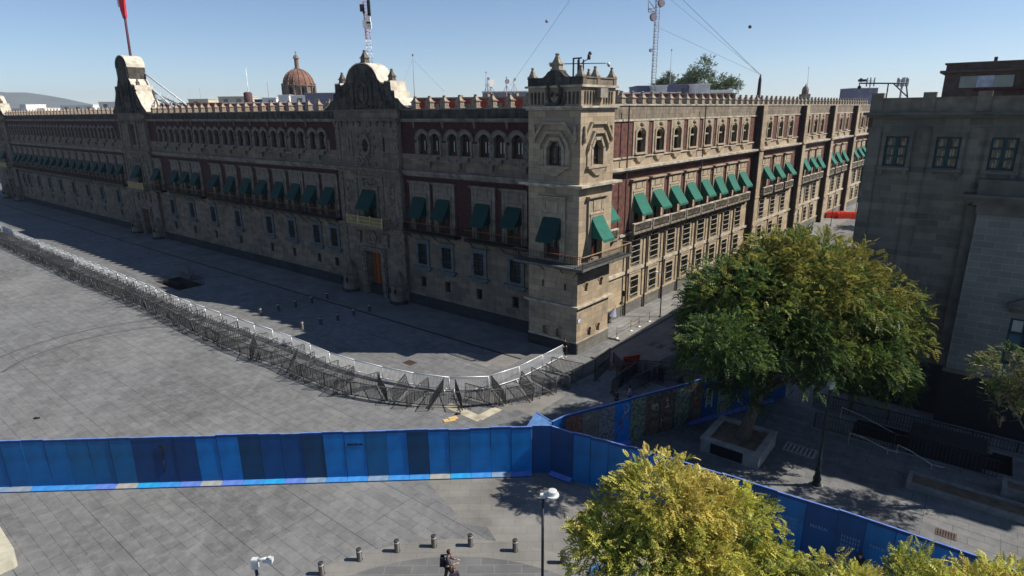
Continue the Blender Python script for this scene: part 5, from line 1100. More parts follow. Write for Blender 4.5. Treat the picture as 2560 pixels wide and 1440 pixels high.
# its planter
o = empty('tree_planter', (bt.x - .1, bt.y + .1, 0), RA, 'square concrete tree planter under the big tree with dry soil', 'planter')
b = MB(); h = 1.72; tk = .35
for x0, x1, y0, y1 in ((-h, h, -h, -h + tk), (-h, h, h - tk, h), (-h, -h + tk, -h + tk, h - tk), (h - tk, h, -h + tk, h - tk)): b.box(x0, x1, y0, y1, 0, .85); b.box(x0 - (.05 if x0 == -h else 0), x1 + (.05 if x1 == h else 0), y0 - (.05 if y0 == -h else 0), y1 + (.05 if y1 == h else 0), .85, .93)
add('wall', b.mesh('wall', mat('planter_concrete', (.27, .26, .24), var=.3, scale=1.2, bump=.3)), o)
b = MB(); b.box(-h + tk, h - tk, -h + tk, h - tk, 0, .78); add('soil', b.mesh('soil', MATS['dry_soil']), o)
b = MB(); b.box(-1.1, .8, -1.77, -1.72, .1, .75); add('dark_panel', b.mesh('dark_panel', DARK), o)
# yellow tree in the foreground
o = empty('golden_tree', (5.0, 17.3, 0), label='golden yellow leafed tree in the foreground before the blue hoarding', cat='tree')
yel = [(.2, .5, 6.8, 2.0, 1.8, 1.75), (-1.5, .0, 5.9, 1.5, 1.5, 1.2), (1.9, 0.5, 6.2, 2.0, 1.7, 1.4), (.3, -1.0, 5.8, 2.3, 1.5, 1.3), (2.8, -.7, 5.2, 1.4, 1.3, 1.1), (-2.3, -.2, 5.4, .9, .9, .8), (1.2, -1.8, 4.9, 2.4, 1.4, 1.1), (3.9, -.9, 4.6, 1.2, 1.2, .9)]
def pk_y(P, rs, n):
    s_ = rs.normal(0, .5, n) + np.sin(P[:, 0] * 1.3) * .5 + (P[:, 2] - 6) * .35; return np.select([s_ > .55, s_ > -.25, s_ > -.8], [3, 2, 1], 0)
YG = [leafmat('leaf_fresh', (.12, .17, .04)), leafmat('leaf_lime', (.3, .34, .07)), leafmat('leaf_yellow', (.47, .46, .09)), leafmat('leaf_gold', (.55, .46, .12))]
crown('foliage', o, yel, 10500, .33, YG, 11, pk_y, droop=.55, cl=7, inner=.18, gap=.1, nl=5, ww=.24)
limbs('trunk', o, (0, 0, 0), (.1, .2, 4.6), .2, [(b_[0], b_[1], b_[2] + .6) for b_ in yel] * 2, BARK, 9)
def small_tree(name, loc, blobs, n, size, mats, seed, label, pick, gap=.2, r0=.16, top=3.6, droop=.55, grp=None, cl=6):
    o = empty(name, loc, label=label, cat='tree', group=grp); crown('foliage', o, blobs, n, size, mats, seed, pick, droop=droop, cl=cl, inner=.2, gap=gap)
    limbs('trunk', o, (0, 0, 0), (0, .1, top), r0, [(b_[0], b_[1], b_[2] + b_[5] * .4) for b_ in blobs] * 2, BARK, seed); return o
small_tree('golden_tree', (9.9, 14.9, 0), [(0, 0, 5.7, 1.3, 1.2, 1.0), (-1.5, .2, 5.2, 1.2, 1.1, 1.0), (.9, .2, 4.8, 1.1, 1.0, 1.0)], 3000, .33, YG, 21, 'lower yellow green tree crown at the bottom edge right of the golden tree', pk_y, gap=.12)
small_tree('golden_tree', (13.3, 14.9, 0), [(-.8, .7, 5.7, .8, .8, .8), (.1, 0, 5.2, 1.5, 1.3, 1.1), (1.6, .2, 5.3, 1.5, 1.3, 1.1), (3.2, .2, 4.8, 1.6, 1.3, 1.2)], 4200, .33, YG, 22, 'wide yellow green tree crown in the bottom right corner', pk_y, gap=.12)
rt = G(2530, 1150); 
SPG = [LM, leafmat('leaf_dry', (.2, .18, .09)), leafmat('leaf_pale_olive', (.22, .22, .1)), LG]
small_tree('sparse_tree', (26.6, 26.6, 0), [(-2.6, .3, 7.6, 1.6, 1.5, 1.2), (-.8, -.2, 8.0, 1.9, 1.7, 1.3), (-3.0, -.2, 6.3, 1.3, 1.2, .9), (.6, .2, 6.6, 1.6, 1.6, 1.3), (-1.2, 0, 6.7, 1.5, 1.5, 1.1)], 3000, .3, SPG, 23, 'sparse pale leafed tree in front of the courthouse at the right edge', lambda P, rs, n: rs.choice(4, n, p=[.3, .25, .3, .15]), gap=.3, top=4)
p = C0 + VB * 79 + NB * 12.0
small_tree('street_tree', p, [(0, 0, 5.2, 2.8, 2.8, 2.6), (2.4, -1.5, 4.6, 2.4, 2.4, 2.2)], 1500, .7, [LD, LG, LD, LG], 24, 'dark green street tree beside the courthouse corner down the side street', lambda P, rs, n: rs.choice(2, n), gap=.05)
# trees beyond the palace roofs
for px, py, dd, r_, seed, lb in ((1750, 205, 240, 7.5, 31, 'tall green tree rising behind the palace roofs'), (1805, 218, 245, 6.0, 32, 'spreading open tree right of the tall tree behind the roofs'), (1718, 215, 250, 5.5, 33, 'dark green tree left of the tall tree behind the roofs'), (1660, 218, 255, 4.5, 34, 'small green tree behind the mast foot on the skyline')):
    p = AT(px, py, dd); z = p.z
    small_tree('roofline_tree', (p.x, p.y, 0), [(0, 0, z, r_ * .7, r_ * .7, r_ * .6), (r_ * .3, 0, z + r_ * .55, r_ * .5, r_ * .5, r_ * .6) if seed != 32 else (r_ * .6, 0, z + .5, r_ * .55, r_ * .5, r_ * .4), (-r_ * .5, 0, z - r_ * .2, r_ * .5, r_ * .5, r_ * .5)], 1500, 1.3, [leafmat('leaf_far', (.1, .13, .07)), LM, LG, leafmat('leaf_far', (.1, .13, .07))], seed, lb, lambda P, rs, n: rs.choice(4, n), gap=.25, r0=.5, top=z - 3, grp='trees behind the palace roofs')

# ------------------------------------------------------------------ things on and behind the roofs
def roofbox(name, px0, px1, py0, dist, depth, m, label, cat, zb=19.6, cap=None, extra=None):
    a = AT(px0, py0, dist); b_ = AT(px1, py0, dist); o = MB(); L = b_.x - a.x
    o.box(0, L, 0, depth, zb - 0, a.z, 0); o.box(-.1, L + .1, -.1, depth + .1, a.z, a.z + .15, 1)
    k = 1.2
    while k < L - 1.4 and a.z - zb > 1.4: o.box(k, k + 1.0, -.06, 0, a.z - 1.35, a.z - .45, 2); k += 3.1
    return tag(add(name, o.mesh(name, [m, cap or m, GLASSD]), loc=(a.x, a.y, 0)), label, cat)
PURP = mat('grey_violet_cladding', (.19, .18, .25), var=.1)
roofbox('roof_cabin', 1594, 1638, 217, 88, 6, PURP, 'grey violet rooftop cabin at the foot of the lattice mast', 'cabin')
roofbox('roof_cabin', 1642, 1668, 216, 84, 4, WHITEP, 'small white rooftop cabin right of the mast foot', 'cabin')
roofbox('roof_cabin', 1672, 1745, 213, 92, 7, PURP, 'long grey violet rooftop cabin in front of the trees', 'cabin')
roofbox('roof_cabin', 1744, 1776, 212, 88, 5, WHITEP, 'tall white rooftop cabin with a pipe in front of the trees', 'cabin')
roofbox('roof_cabin', 1778, 1832, 228, 96, 5, WHITEP, 'low white rooftop cabin right of the trees', 'cabin')
roofbox('billboard_block', 2136, 2196, 221, 190, 8, PURP, 'pale violet block seen beyond the far end of the palace parapet', 'building', zb=0, cap=WHITEP)
roofbox('roof_cabin', 1206, 1320, 231, 92, 7, GREYP, 'white and grey rooftop hut under the satellite dishes', 'cabin', cap=WHITEP)
RED = mat('red_wall_paint', (.24, .05, .035), var=.25)
for k, (a, c_, dy, d_, lb) in enumerate(((1040, 1320, 262, 62, 'red rooftop wall behind the parapet between portal and tower'), (1535, 1700, 243, 72, 'red rooftop wall behind the side parapet next to the tower'), (1700, 1840, 245, 82, 'red rooftop wall farther along behind the side parapet'), (560, 840, 267, 100, 'red rooftop wall behind the parapet left of the near portal'), (400, 570, 268, 124, 'red rooftop wall behind the parapet right of the flag gable'))):
    roofbox('rooftop_wall', a, c_, dy - 14 if k < 1 else dy - 8, d_, .5, RED, lb, 'wall', cap=WHITEP if k % 2 else TRIM)
for k, (a, c_, y, d_, lb) in enumerate(((20, 110, 272, 190, 'leftmost long white roof house behind the far parapet'), (48, 64, 262, 186, 'small white stair house on the far left roof'), (150, 232, 264, 175, 'white roof house in the middle of the far parapet'), (246, 294, 256, 165, 'white roof house just left of the flag gable'), (470, 520, 249, 150, 'flat cream roof house right of the flag gable'), (545, 612, 243, 150, 'low cream vaulted roof house left of the short mast'), (655, 690, 246, 130, 'white machine house left of the dome'), (695, 722, 239, 126, 'white square machine house in front of the dome'), (726, 765, 240, 122, 'white low roof house right below the dome'), (636, 700, 250, 140, 'dark glazed roof light left of the dome'))):
    roofbox('roof_house', a, c_, y, d_, 8, WHITEP if k not in (4, 5, 9) else (mat('cream_plaster', (.5, .44, .34)) if k < 9 else mat('dark_glazing', (.05, .07, .08), rough=.3)), lb, 'roof house')
roofbox('roof_shed', 762, 842, 235, 95, 10, PURP, 'grey violet sloping roof shed between the dome and the near gable', 'shed')
for k, (px, py) in enumerate(((1058, 262), (1120, 259), (1190, 257), (1256, 256))): pass
b = MB()
for k in range(6): b.frust(k * 4.2, 0, 20, .5, .5, 21.3, .45, .45); b.frust(k * 4.2, 0, 21.3, .55, .55, 22.3, .12, .12); b.box(k * 4.2 - .2, k * 4.2 + .2, -.2, .2, 22.3, 22.6)
b.box(-1, 22.5, -.3, .3, 19.6, 21.0, 1)
pA = C0 + UA * 24.5 + VB * 13; o = add('courtyard_parapet', b.mesh('courtyard_parapet', [FINM, RED]), loc=(pA.x, pA.y, -.7), rz=RA); tag(o, 'inner courtyard parapet with stone finials on red wall behind the near roof', 'parapet')
b = MB(); b.box(0, 44, -.3, .3, 19.6, 21.0, 1)
for k in range(14): b.frust(1 + k * 3.2, 0, 20, .45, .45, 21.3, .4, .4); b.frust(1 + k * 3.2, 0, 21.3, .5, .5, 22.1, .12, .12); b.box(k * 3.2 + .8, 1.2 + k * 3.2, -.2, .2, 22.1, 22.35)
pA = C0 + UA * 76 + VB * 14; o = add('courtyard_parapet', b.mesh('courtyard_parapet', [FINM, RED]), loc=(pA.x, pA.y, -.7), rz=RA); tag(o, 'long inner courtyard parapet with finials between flag gable and near gable', 'parapet')
# air units along the near roof
for k, (px, lb) in enumerate(((1080, 'white air unit behind the parapet right of the near gable'), (1252, 'white air unit behind the parapet left of the corner tower'))):
    p = AT(px, 262, 66); b = MB(); b.box(-.6, .6, -.4, .4, 19.6, 21.0); b.box(-.45, .45, -.43, -.4, 20.1, 20.85, 1); b.lathe(0, 0, [(.3, 21.0), (.3, 21.12)], 10, 1)
    tag(add('air_unit', b.mesh('air_unit', [WHITEP, STEELD]), loc=(p.x, p.y, 0)), lb, 'air unit')

# dome of the church
p = AT(749, 232, 300); s_ = 300 / FPX; o = empty('church_dome', (p.x, p.y, 0), label='ribbed rusty red church dome with lantern rising behind the palace roofs', cat='dome')
z0 = p.z; r_ = 7.1
DM = mat('dome_tile', (.2, .095, .07), var=.3, scale=.4); DS = mat('dome_stone', (.19, .14, .11), var=.3, scale=.5)
b = MB(); b.lathe(0, 0, [(r_ * 1.02, 0), (r_ * 1.02, z0 + 2.9), (r_ * 1.1, z0 + 3.0), (r_ * 1.1, z0 + 3.4), (r_ * .98, z0 + 3.5)], 16, 0, 0)
for k in range(16): t = R_(22.5 * k); x, y = math.cos(t) * r_ * 1.03, math.sin(t) * r_ * 1.03; b.box(x - .4, x + .4, y - .4, y + .4, z0 - 3, z0 + 4.1)
add('drum', b.mesh('drum', DS), o)
b = MB()
for k in range(8): t = R_(22.5 + 45 * k + 11); x, y = math.cos(t) * r_ * .97, math.sin(t) * r_ * .97; b.box(x - .7, x + .7, y - .7, y + .7, z0 - 2, z0 + 2.2)
add('window', b.mesh('window', DARK), o)
b = MB(); b.lathe(0, 0, [(r_ * .98 * math.cos(R_(a)), z0 + 3.0 + 7.6 * math.sin(R_(a))) for a in range(0, 84, 6)], 32)
for k in range(16):
    t = R_(22.5 * k); b.path([(r_ * 1.0 * math.cos(R_(a)) * math.cos(t), r_ * 1.0 * math.cos(R_(a)) * math.sin(t), z0 + 3.0 + 7.7 * math.sin(R_(a))) for a in range(0, 88, 12)], .16, n=4, m=1)
add('shell', b.mesh('shell', [DM, DS]), o)
b = MB(); b.lathe(0, 0, [(1.4, z0 + 10.4), (1.4, z0 + 11.0), (1.0, z0 + 11.1), (1.0, z0 + 15), (1.5, z0 + 15.2), (1.3, z0 + 15.6), (.9, z0 + 16.4), (.2, z0 + 17)], 8, 0, 0); b.box(-.1, .1, -.1, .1, z0 + 17, z0 + 18.4); b.box(-.45, .45, -.08, .08, z0 + 17.7, z0 + 17.9); add('lantern', b.mesh('lantern', DS), o)

# flagpole with furled flag behind the flag gable
fp = AT(335, 215, 104.5); ft_ = AT(303, -20, 104.5)
o = empty('flagpole', (fp.x, fp.y, 0), label='tall maroon flagpole with red flag above the tall gable', cat='flagpole')
b = MB(); d = ft_ - fp; b.tube((0, 0, 19.6), (d.x, d.y, ft_.z), .24, .17, n=8); add('pole', b.mesh('pole', mat('maroon_paint', (.09, .035, .05))), o)
b = MB(); q = AT(311, 45, 104.5) - Vector((fp.x, fp.y, 0)); t_ = AT(304, -30, 104.5) - Vector((fp.x, fp.y, 0))
P0 = [(t_.x - .6, t_.z), (t_.x + .3, t_.z), (q.x + .4, q.z + 1.0), (q.x + .35, q.z), (q.x + .1, q.z + .3), (q.x - .1, q.z - .1), (q.x - .3, q.z + 1.2)]
b.hexa([(x, .25, z) for x, z in P0], [(x, -.25, z) for x, z in P0]); b.box(t_.x - 1.0, t_.x - .75, -.15, .15, q.z + 1.6, t_.z, 1)
add('flag', b.mesh('flag', [mat('flag_red', (.5, .03, .05)), WHITEP]), o)
b = MB()
def wl(px, py, dist=104.5): return AT(px, py, dist)
for a, c_ in (((347, 172), (470, 265)), ((350, 195), (425, 262)), ((352, 215), (460, 268)), ((372, 238), (442, 270))): b.tube(wl(*a), wl(*c_, 101), .14, n=5)
for x in (380, 400, 420, 440): b.tube(wl(x, 200 + (x - 350) * .55 + 10), wl(x + 10, 262, 101), .08, n=4); b.tube(wl(x, 262, 101), wl(x + 22, 232 + (x - 380) * .3, 101), .06, n=4)
b.tube(wl(345, 180), wl(345, 275), .12, n=5); b.tube(wl(470, 265, 101), wl(470, 290, 101), .1)
tag(add('flagpole_stay_frame', b.mesh('flagpole_stay_frame', STEELW)), 'white steel lattice of sloping stays bracing the flagpole', 'steel frame')

# lattice mast with dishes
def lattice(name, px0, py0, px1, py1, dist, wdt, label, mats_, seg=14, zb=19.6):
    a = AT(px0, py0, dist); c_ = AT(px1, py1, dist); o = empty(name, (a.x, a.y, 0), label=label, cat='mast'); d = c_ - a; b = MB()
    base = Vector((0, 0, zb)); top = Vector((d.x, 0, c_.z))
    base.x = -d.x * (a.z - zb) / (c_.z - a.z)
    off = [(wdt, 0), (-wdt * .5, wdt * .87), (-wdt * .5, -wdt * .87)]
    for k in range(seg):
        p, q = base.lerp(top, k / seg), base.lerp(top, (k + 1) / seg); m = k * len(mats_) // seg % len(mats_) if len(mats_) > 2 else (k // 2) % len(mats_)
        for i, (x, y) in enumerate(off):
            x2, y2 = off[(i + 1) % 3]; b.tube(p + Vector((x, y, 0)), q + Vector((x, y, 0)), wdt * .14, n=4, m=m)
            for h in (0, .5): b.tube(p.lerp(q, h) + Vector((x, y, 0)), p.lerp(q, h + .5) + Vector((x2, y2, 0)), wdt * .07, n=3, m=m)
    add('lattice', b.mesh('lattice', mats_), o); return o, a
STG = mat('mast_grey', (.3, .3, .33), var=.1); RW = mat('mast_red', (.45, .2, .2)); RWW = mat('mast_white', (.65, .68, .72))
o, a = lattice('lattice_mast', 1632, 215, 1646, -40, 84, .34, 'grey lattice mast with microwave dishes above the palace roof', [STG], 22)
b = MB()
def dish(mbx, px, py, dist, r, m=0, dep=.25): p = AT(px, py, dist) - Vector((a.x, a.y, 0)); mbx.tube((p.x, p.y, p.z), (p.x + .1, p.y - dep, p.z), r, r * .9, n=16, m=m); mbx.tube((p.x, p.y, p.z), (p.x + .2, p.y + .5, p.z - .1), .05, n=4)
DSH = mat('dish_grey', (.22, .2, .24)); 
for i, (px, py, r) in enumerate(((1632, 43, .5), (1652, 8, .5), (1626, 126, .22))): b = MB(); dish(b, px, py, 83.5, r); add('dish', b.mesh('dish', DSH), o)
b = MB(); w0 = [AT(px, py, 84) - Vector((a.x, a.y, 0)) for px, py in ((1621, 30), (1621, 0), (1637, 22), (1621, 22), (1637, 30), (1621, 30))]; b.path(w0, .06, n=4); add('side_frame', b.mesh('side_frame', STG), o)
o, a = lattice('lattice_mast', 925, 165, 911, 0, 100, .42, 'red and white lattice mast with antennas behind the near gable', [RW, RWW, STG, RWW, RW, RW], 18)
b = MB()
for px, py, w_, h_, m in ((921, 47, .3, .7, 0), (912, 60, .3, .5, 0), (922, 62, .4, .4, 0), (924, 67, .3, .3, 0), (922, 20, .22, 1.1, 1), (905, 20, .3, .5, 1), (909, 27, .12, .4, 1)): p = AT(px, py, 99.5) - Vector((a.x, a.y, 0)); b.box(p.x - w_, p.x + w_, p.y - .2, p.y + .2, p.z - h_, p.z + h_, m)
for px0, px1, py in ((908, 925, 31), (908, 925, 36), (914, 926, 72), (914, 926, 78)): p = AT(px0, py, 100) - Vector((a.x, a.y, 0)); q = AT(px1, py, 100) - Vector((a.x, a.y, 0)); b.tube(p, q, .06, n=4)
add('antenna_panels', b.mesh('antenna_panels', [WHITEP, STEELD]), o)
# thin poles
def pole(px0, py0, px1, py1, dist, r, label, m=None, extras=None):
    a = AT(px0, py0, dist); c_ = AT(px1, py1, dist); b = MB(); b.tube((0, 0, 19.6 if dist < 160 else 0), (c_.x - a.x, 0, c_.z), r, r * .6, n=5); b.box(c_.x - a.x - .08, c_.x - a.x + .08, -.08, .08, c_.z, c_.z + .2)
    tag(add('antenna_pole', b.mesh('antenna_pole', m or STG), loc=(a.x, a.y, 0)), label, 'antenna pole')
pole(1036, 240, 1032, 140, 70, .05, 'thin guyed antenna pole right of the near gable'); pole(1675, 212, 1679, 127, 96, .06, 'thin antenna pole between the mast and the trees')
pole(1846, 236, 1849, 188, 110, .06, 'short thin antenna pole right of the trees'); pole(620, 235, 614, 170, 118, .1, 'white banded antenna pole left of the dome', RWW)
pole(2018, 240, 2022, 170, 150, .08, 'slender antenna pole above the far side parapet'); pole(1213, 235, 1215, 183, 90, .06, 'antenna pole beside the dishes left of the tower'); pole(1270, 235, 1266, 196, 92, .05, 'thin pole with small dish left of the tower'); pole(672, 236, 668, 205, 330, .3, 'far grey antenna tower left of the dome'); pole(502, 250, 499, 222, 330, .2, 'faint far pole right of the flagpole frame')
p = AT(620, 240, 118); b = MB(); b.lathe(0, 0, [(.75, 19.6), (.75, AT(620, 233, 118).z), (.5, AT(620, 230, 118).z)], 10); tag(add('water_tank', b.mesh('water_tank', mat('tank_maroon', (.09, .045, .05))), loc=(p.x, p.y, 0)), 'dark maroon tank at the foot of the white banded pole', 'tank')
for px, lb, dd in ((2252, 'cell tower with ringed antennas beyond the courthouse parapet', 220), (2172, 'faint far lattice tower left of the ringed cell tower', 380)):
    a = AT(px, 235, dd); t_ = AT(px + 2, 194, dd); b = MB(); b.tube((0, 0, 0), (0, 0, t_.z), .5, .35, n=6); s_ = dd / FPX
    for k in range(6): t0 = R_(60 * k); b.box(math.cos(t0) * 9 * s_ - .25, math.cos(t0) * 9 * s_ + .25, math.sin(t0) * 2 - .2, math.sin(t0) * 2 + .2, t_.z - 20 * s_, t_.z - (k % 2) * 3 * s_)
    b.box(-9 * s_, 9 * s_, -.2, .2, t_.z - 8 * s_, t_.z - 7 * s_); tag(add('cell_tower', b.mesh('cell_tower', STG), loc=(a.x, a.y, 0)), lb, 'cell tower')
# small distant bell tower
a = AT(2012, 238, 260); b = MB(); zt = AT(2012, 216, 260).z; b.box(-1.6, 1.6, -1.6, 1.6, 0, zt - 3); b.lathe(0, 0, [(1.3, zt - 3), (1.3, zt - 1.2), (1.0, zt - .4), (.3, zt + .3), (.1, zt + 1.2)], 8); tag(add('bell_tower', b.mesh('bell_tower', DS), loc=(a.x, a.y, 0)), 'small far brown bell tower above the side parapet', 'bell tower')
# dishes left of the tower
for k, (px, py, r_, lb) in enumerate(((1228, 208, .5, 'white satellite dish on the hut roof, largest of the dish group'), (1219, 197, .22, 'small dark dish on a mast left of the white dish'), (1266, 204, .35, 'grey dish facing left right of the white dish'), (1285, 199, .2, 'small dish on a tripod next to the tower'))):
    p = AT(px, py, 90); o = empty('satellite_dish', (p.x, p.y, 0), label=lb, cat='satellite dish', group='dishes left of the corner tower'); b = MB(); b.tube((0, 0, 19.6), (0, 0, p.z), .06, n=5); b.path([(-.5, 0, AT(px, 232, 90).z), (0, 0, p.z - .4), (.5, 0, AT(px, 232, 90).z)], .04, n=4); add('mount', b.mesh('mount', STG), o)
    b = MB(); b.tube((0, 0, p.z), (.1, -.25, p.z), r_ * .4, r_, n=14); add('reflector', b.mesh('reflector', WHITEP if k == 0 else DSH), o)
# spike on the side parapet
pA = C0 + VB * 42.6 + NB * -.3; b = MB(); b.box(-.35, .35, -.35, .35, 20.4, 21.0); b.frust(0, 0, 21.0, .2, .2, 23.6, .15, .15); b.frust(0, 0, 23.6, .15, .15, 24.3, .02, .02); tag(add('roof_spike', b.mesh('roof_spike', mat('spike_dark', (.05, .04, .045))), loc=(pA.x, pA.y, 0), rz=RB), 'dark wooden spike post standing on the side parapet', 'post')
# guy wires and marker balls
WIRE = mat('wire', (.18, .2, .23))
mt = AT(1646, -60, 84)
wires = [(mt, AT(1905, 190, 80)), (mt, AT(1903, 192, 78)), (AT(1640, 66, 84), AT(1905, 188, 84)), (mt, AT(1430, -10, 82)), (AT(1425, 0, 80), AT(1275, 215, 92)), (AT(1032, 145, 70), AT(990, 255, 64)), (AT(1033, 150, 70), AT(1112, 230, 80)), (AT(1678, 0, 84), AT(1900, 185, 78))]
lbs = ['guy wire from the lattice mast top to the roof spike', 'second guy wire from mast top ending at the spike', 'lower guy wire from mid mast to the spike', 'guy wire leaving the mast toward the left', 'long thin guy wire sloping above the dishes', 'left stay wire of the thin pole right of the gable', 'right stay wire of the thin pole right of the gable', 'steep guy wire right of the lattice mast']
for (a, c_), lb in zip(wires, lbs): b = MB(); b.tube((0, 0, 0), c_ - a, .018, n=3); tag(add('guy_wire', b.mesh('guy_wire', WIRE), loc=a), lb, 'wire', 'guy wires of the masts')
for px, py, lb, m in ((1367, 53, 'pale marker ball on a wire high above the corner tower', GREYP), (1875, 67, 'dark marker ball on a wire high above the side street', mat('ball_dark', (.12, .07, .07)))):
    p = AT(px, py, 84); b = MB(); b.ball((0, 0, 0), .22); tag(add('marker_ball', b.mesh('marker_ball', m), loc=p), lb, 'marker ball')
# camera mast on the tower
tp = T0 + UA * 1.6 + VB * 1.6; o = empty('camera_mast', (tp.x, tp.y, 0), RA, 'black mast with long arm carrying white cameras on the tower roof', 'camera mast')
b = MB()
for x in (-.25, .25): b.box(x - .05, x + .05, -.05, .05, 21.8, 23.9); b.box(x + .2 - .04, x + .2 + .04, .3, .38, 21.8, 23.8)
b.box(-.3, .5, -.05, .05, 23.85, 23.95); add('frame', b.mesh('frame', STEELD), o)
c_, s2 = math.cos(-RA), math.sin(-RA)
def loc_(p): v = Vector((p.x - tp.x, p.y - tp.y, 0)); return (v.x * c_ - v.y * s2, v.x * s2 + v.y * c_, p.z)
D2 = tp.y - .3
l_, r2_, k1, k2 = AT(1384, 160, D2), AT(1515, 158, D2), AT(1462, 152, D2), AT(1474, 138, D2)
b = MB(); b.tube(loc_(l_), loc_(r2_), .035, n=6); b.path([loc_(AT(1452, 160, D2)), loc_(k1), loc_(AT(1472, 147, D2))], .035, n=6); add('arm', b.mesh('arm', STEELD), o)
b = MB(); b.path([loc_(AT(1472, 149, D2)), loc_(AT(1473, 136, D2)), loc_(AT(1477, 132, D2))], .13, n=8); b.ball(loc_(AT(1475, 133, D2)), .14); add('camera', b.mesh('camera', STEELD), o)
for px in (1376, 1521): b = MB(); b.ball(loc_(AT(px, 160, D2)), .14); b.ball(loc_(AT(px + 1, 164, D2)), .1, m=1); add('camera', b.mesh('camera', [WHITEP, STEELD]), o)

# hills on the left horizon and far city
b = MB(); pts = [(-420, 258), (-250, 226), (-100, 212), (-20, 228), (10, 231), (60, 231), (110, 238), (160, 247), (205, 257), (260, 268), (330, 277)]
HD = 6500; P = [AT(x, y, HD) for x, y in pts]
for a, c_ in zip(P, P[1:]): b.hexa([(a.x, a.y - 900, 0), (c_.x, c_.y - 900, 0), (c_.x, c_.y + 900, 0), (a.x, a.y + 900, 0)], [(a.x, a.y, a.z), (c_.x, c_.y, c_.z), (c_.x, c_.y + 40, c_.z), (a.x, a.y + 40, a.z)])
tag(add('hills', b.mesh('hills', mat('hill_scrub', (.06, .07, .05), var=.4, scale=.004))), kind='structure')
fc = MB()
for k in range(240):
    d_ = rnd.uniform(500, 3500); px = rnd.uniform(-300, 2800); p = AT(px, 270, d_); h_ = rnd.uniform(9, 22) if d_ < 1500 else rnd.uniform(10, 32); w_ = rnd.uniform(8, 26); fc.box(p.x - w_, p.x + w_, p.y - w_, p.y + w_, 0, h_, rnd.randrange(3))
tag(add('distant_city', fc.mesh('distant_city', [WHITEP, GREYP, mat('far_brick', (.25, .15, .11))])), 'far low roofs of the city along the horizon', 'city roofs', kind='stuff')

# red plastic barriers at the far end of the street
RP = mat('red_plastic', (.75, .06, .03), rough=.4)
for k, (px, lb) in enumerate(((2090, 'left of the two red plastic road barriers down the side street'), (2121, 'right of the two red plastic road barriers down the side street'))):
    p = G(px, 546 + k * 1.5); b = MB(); b.prism([(-2.1, .15), (-1.9, 0), (1.9, 0), (2.1, .15), (2.1, 1.0), (1.9, 1.15), (-1.9, 1.15), (-2.1, 1.0)], -.35, .35); b.box(-1.6, 1.6, -.2, .2, 1.15, 1.35)
    for x in (-1, 0, 1): b.box(x - .2, x + .2, -.37, .37, .4, .7)
    tag(add('road_barrier', b.mesh('road_barrier', RP), loc=(p.x, p.y, 0)), lb, 'road barrier', 'red plastic road barriers')

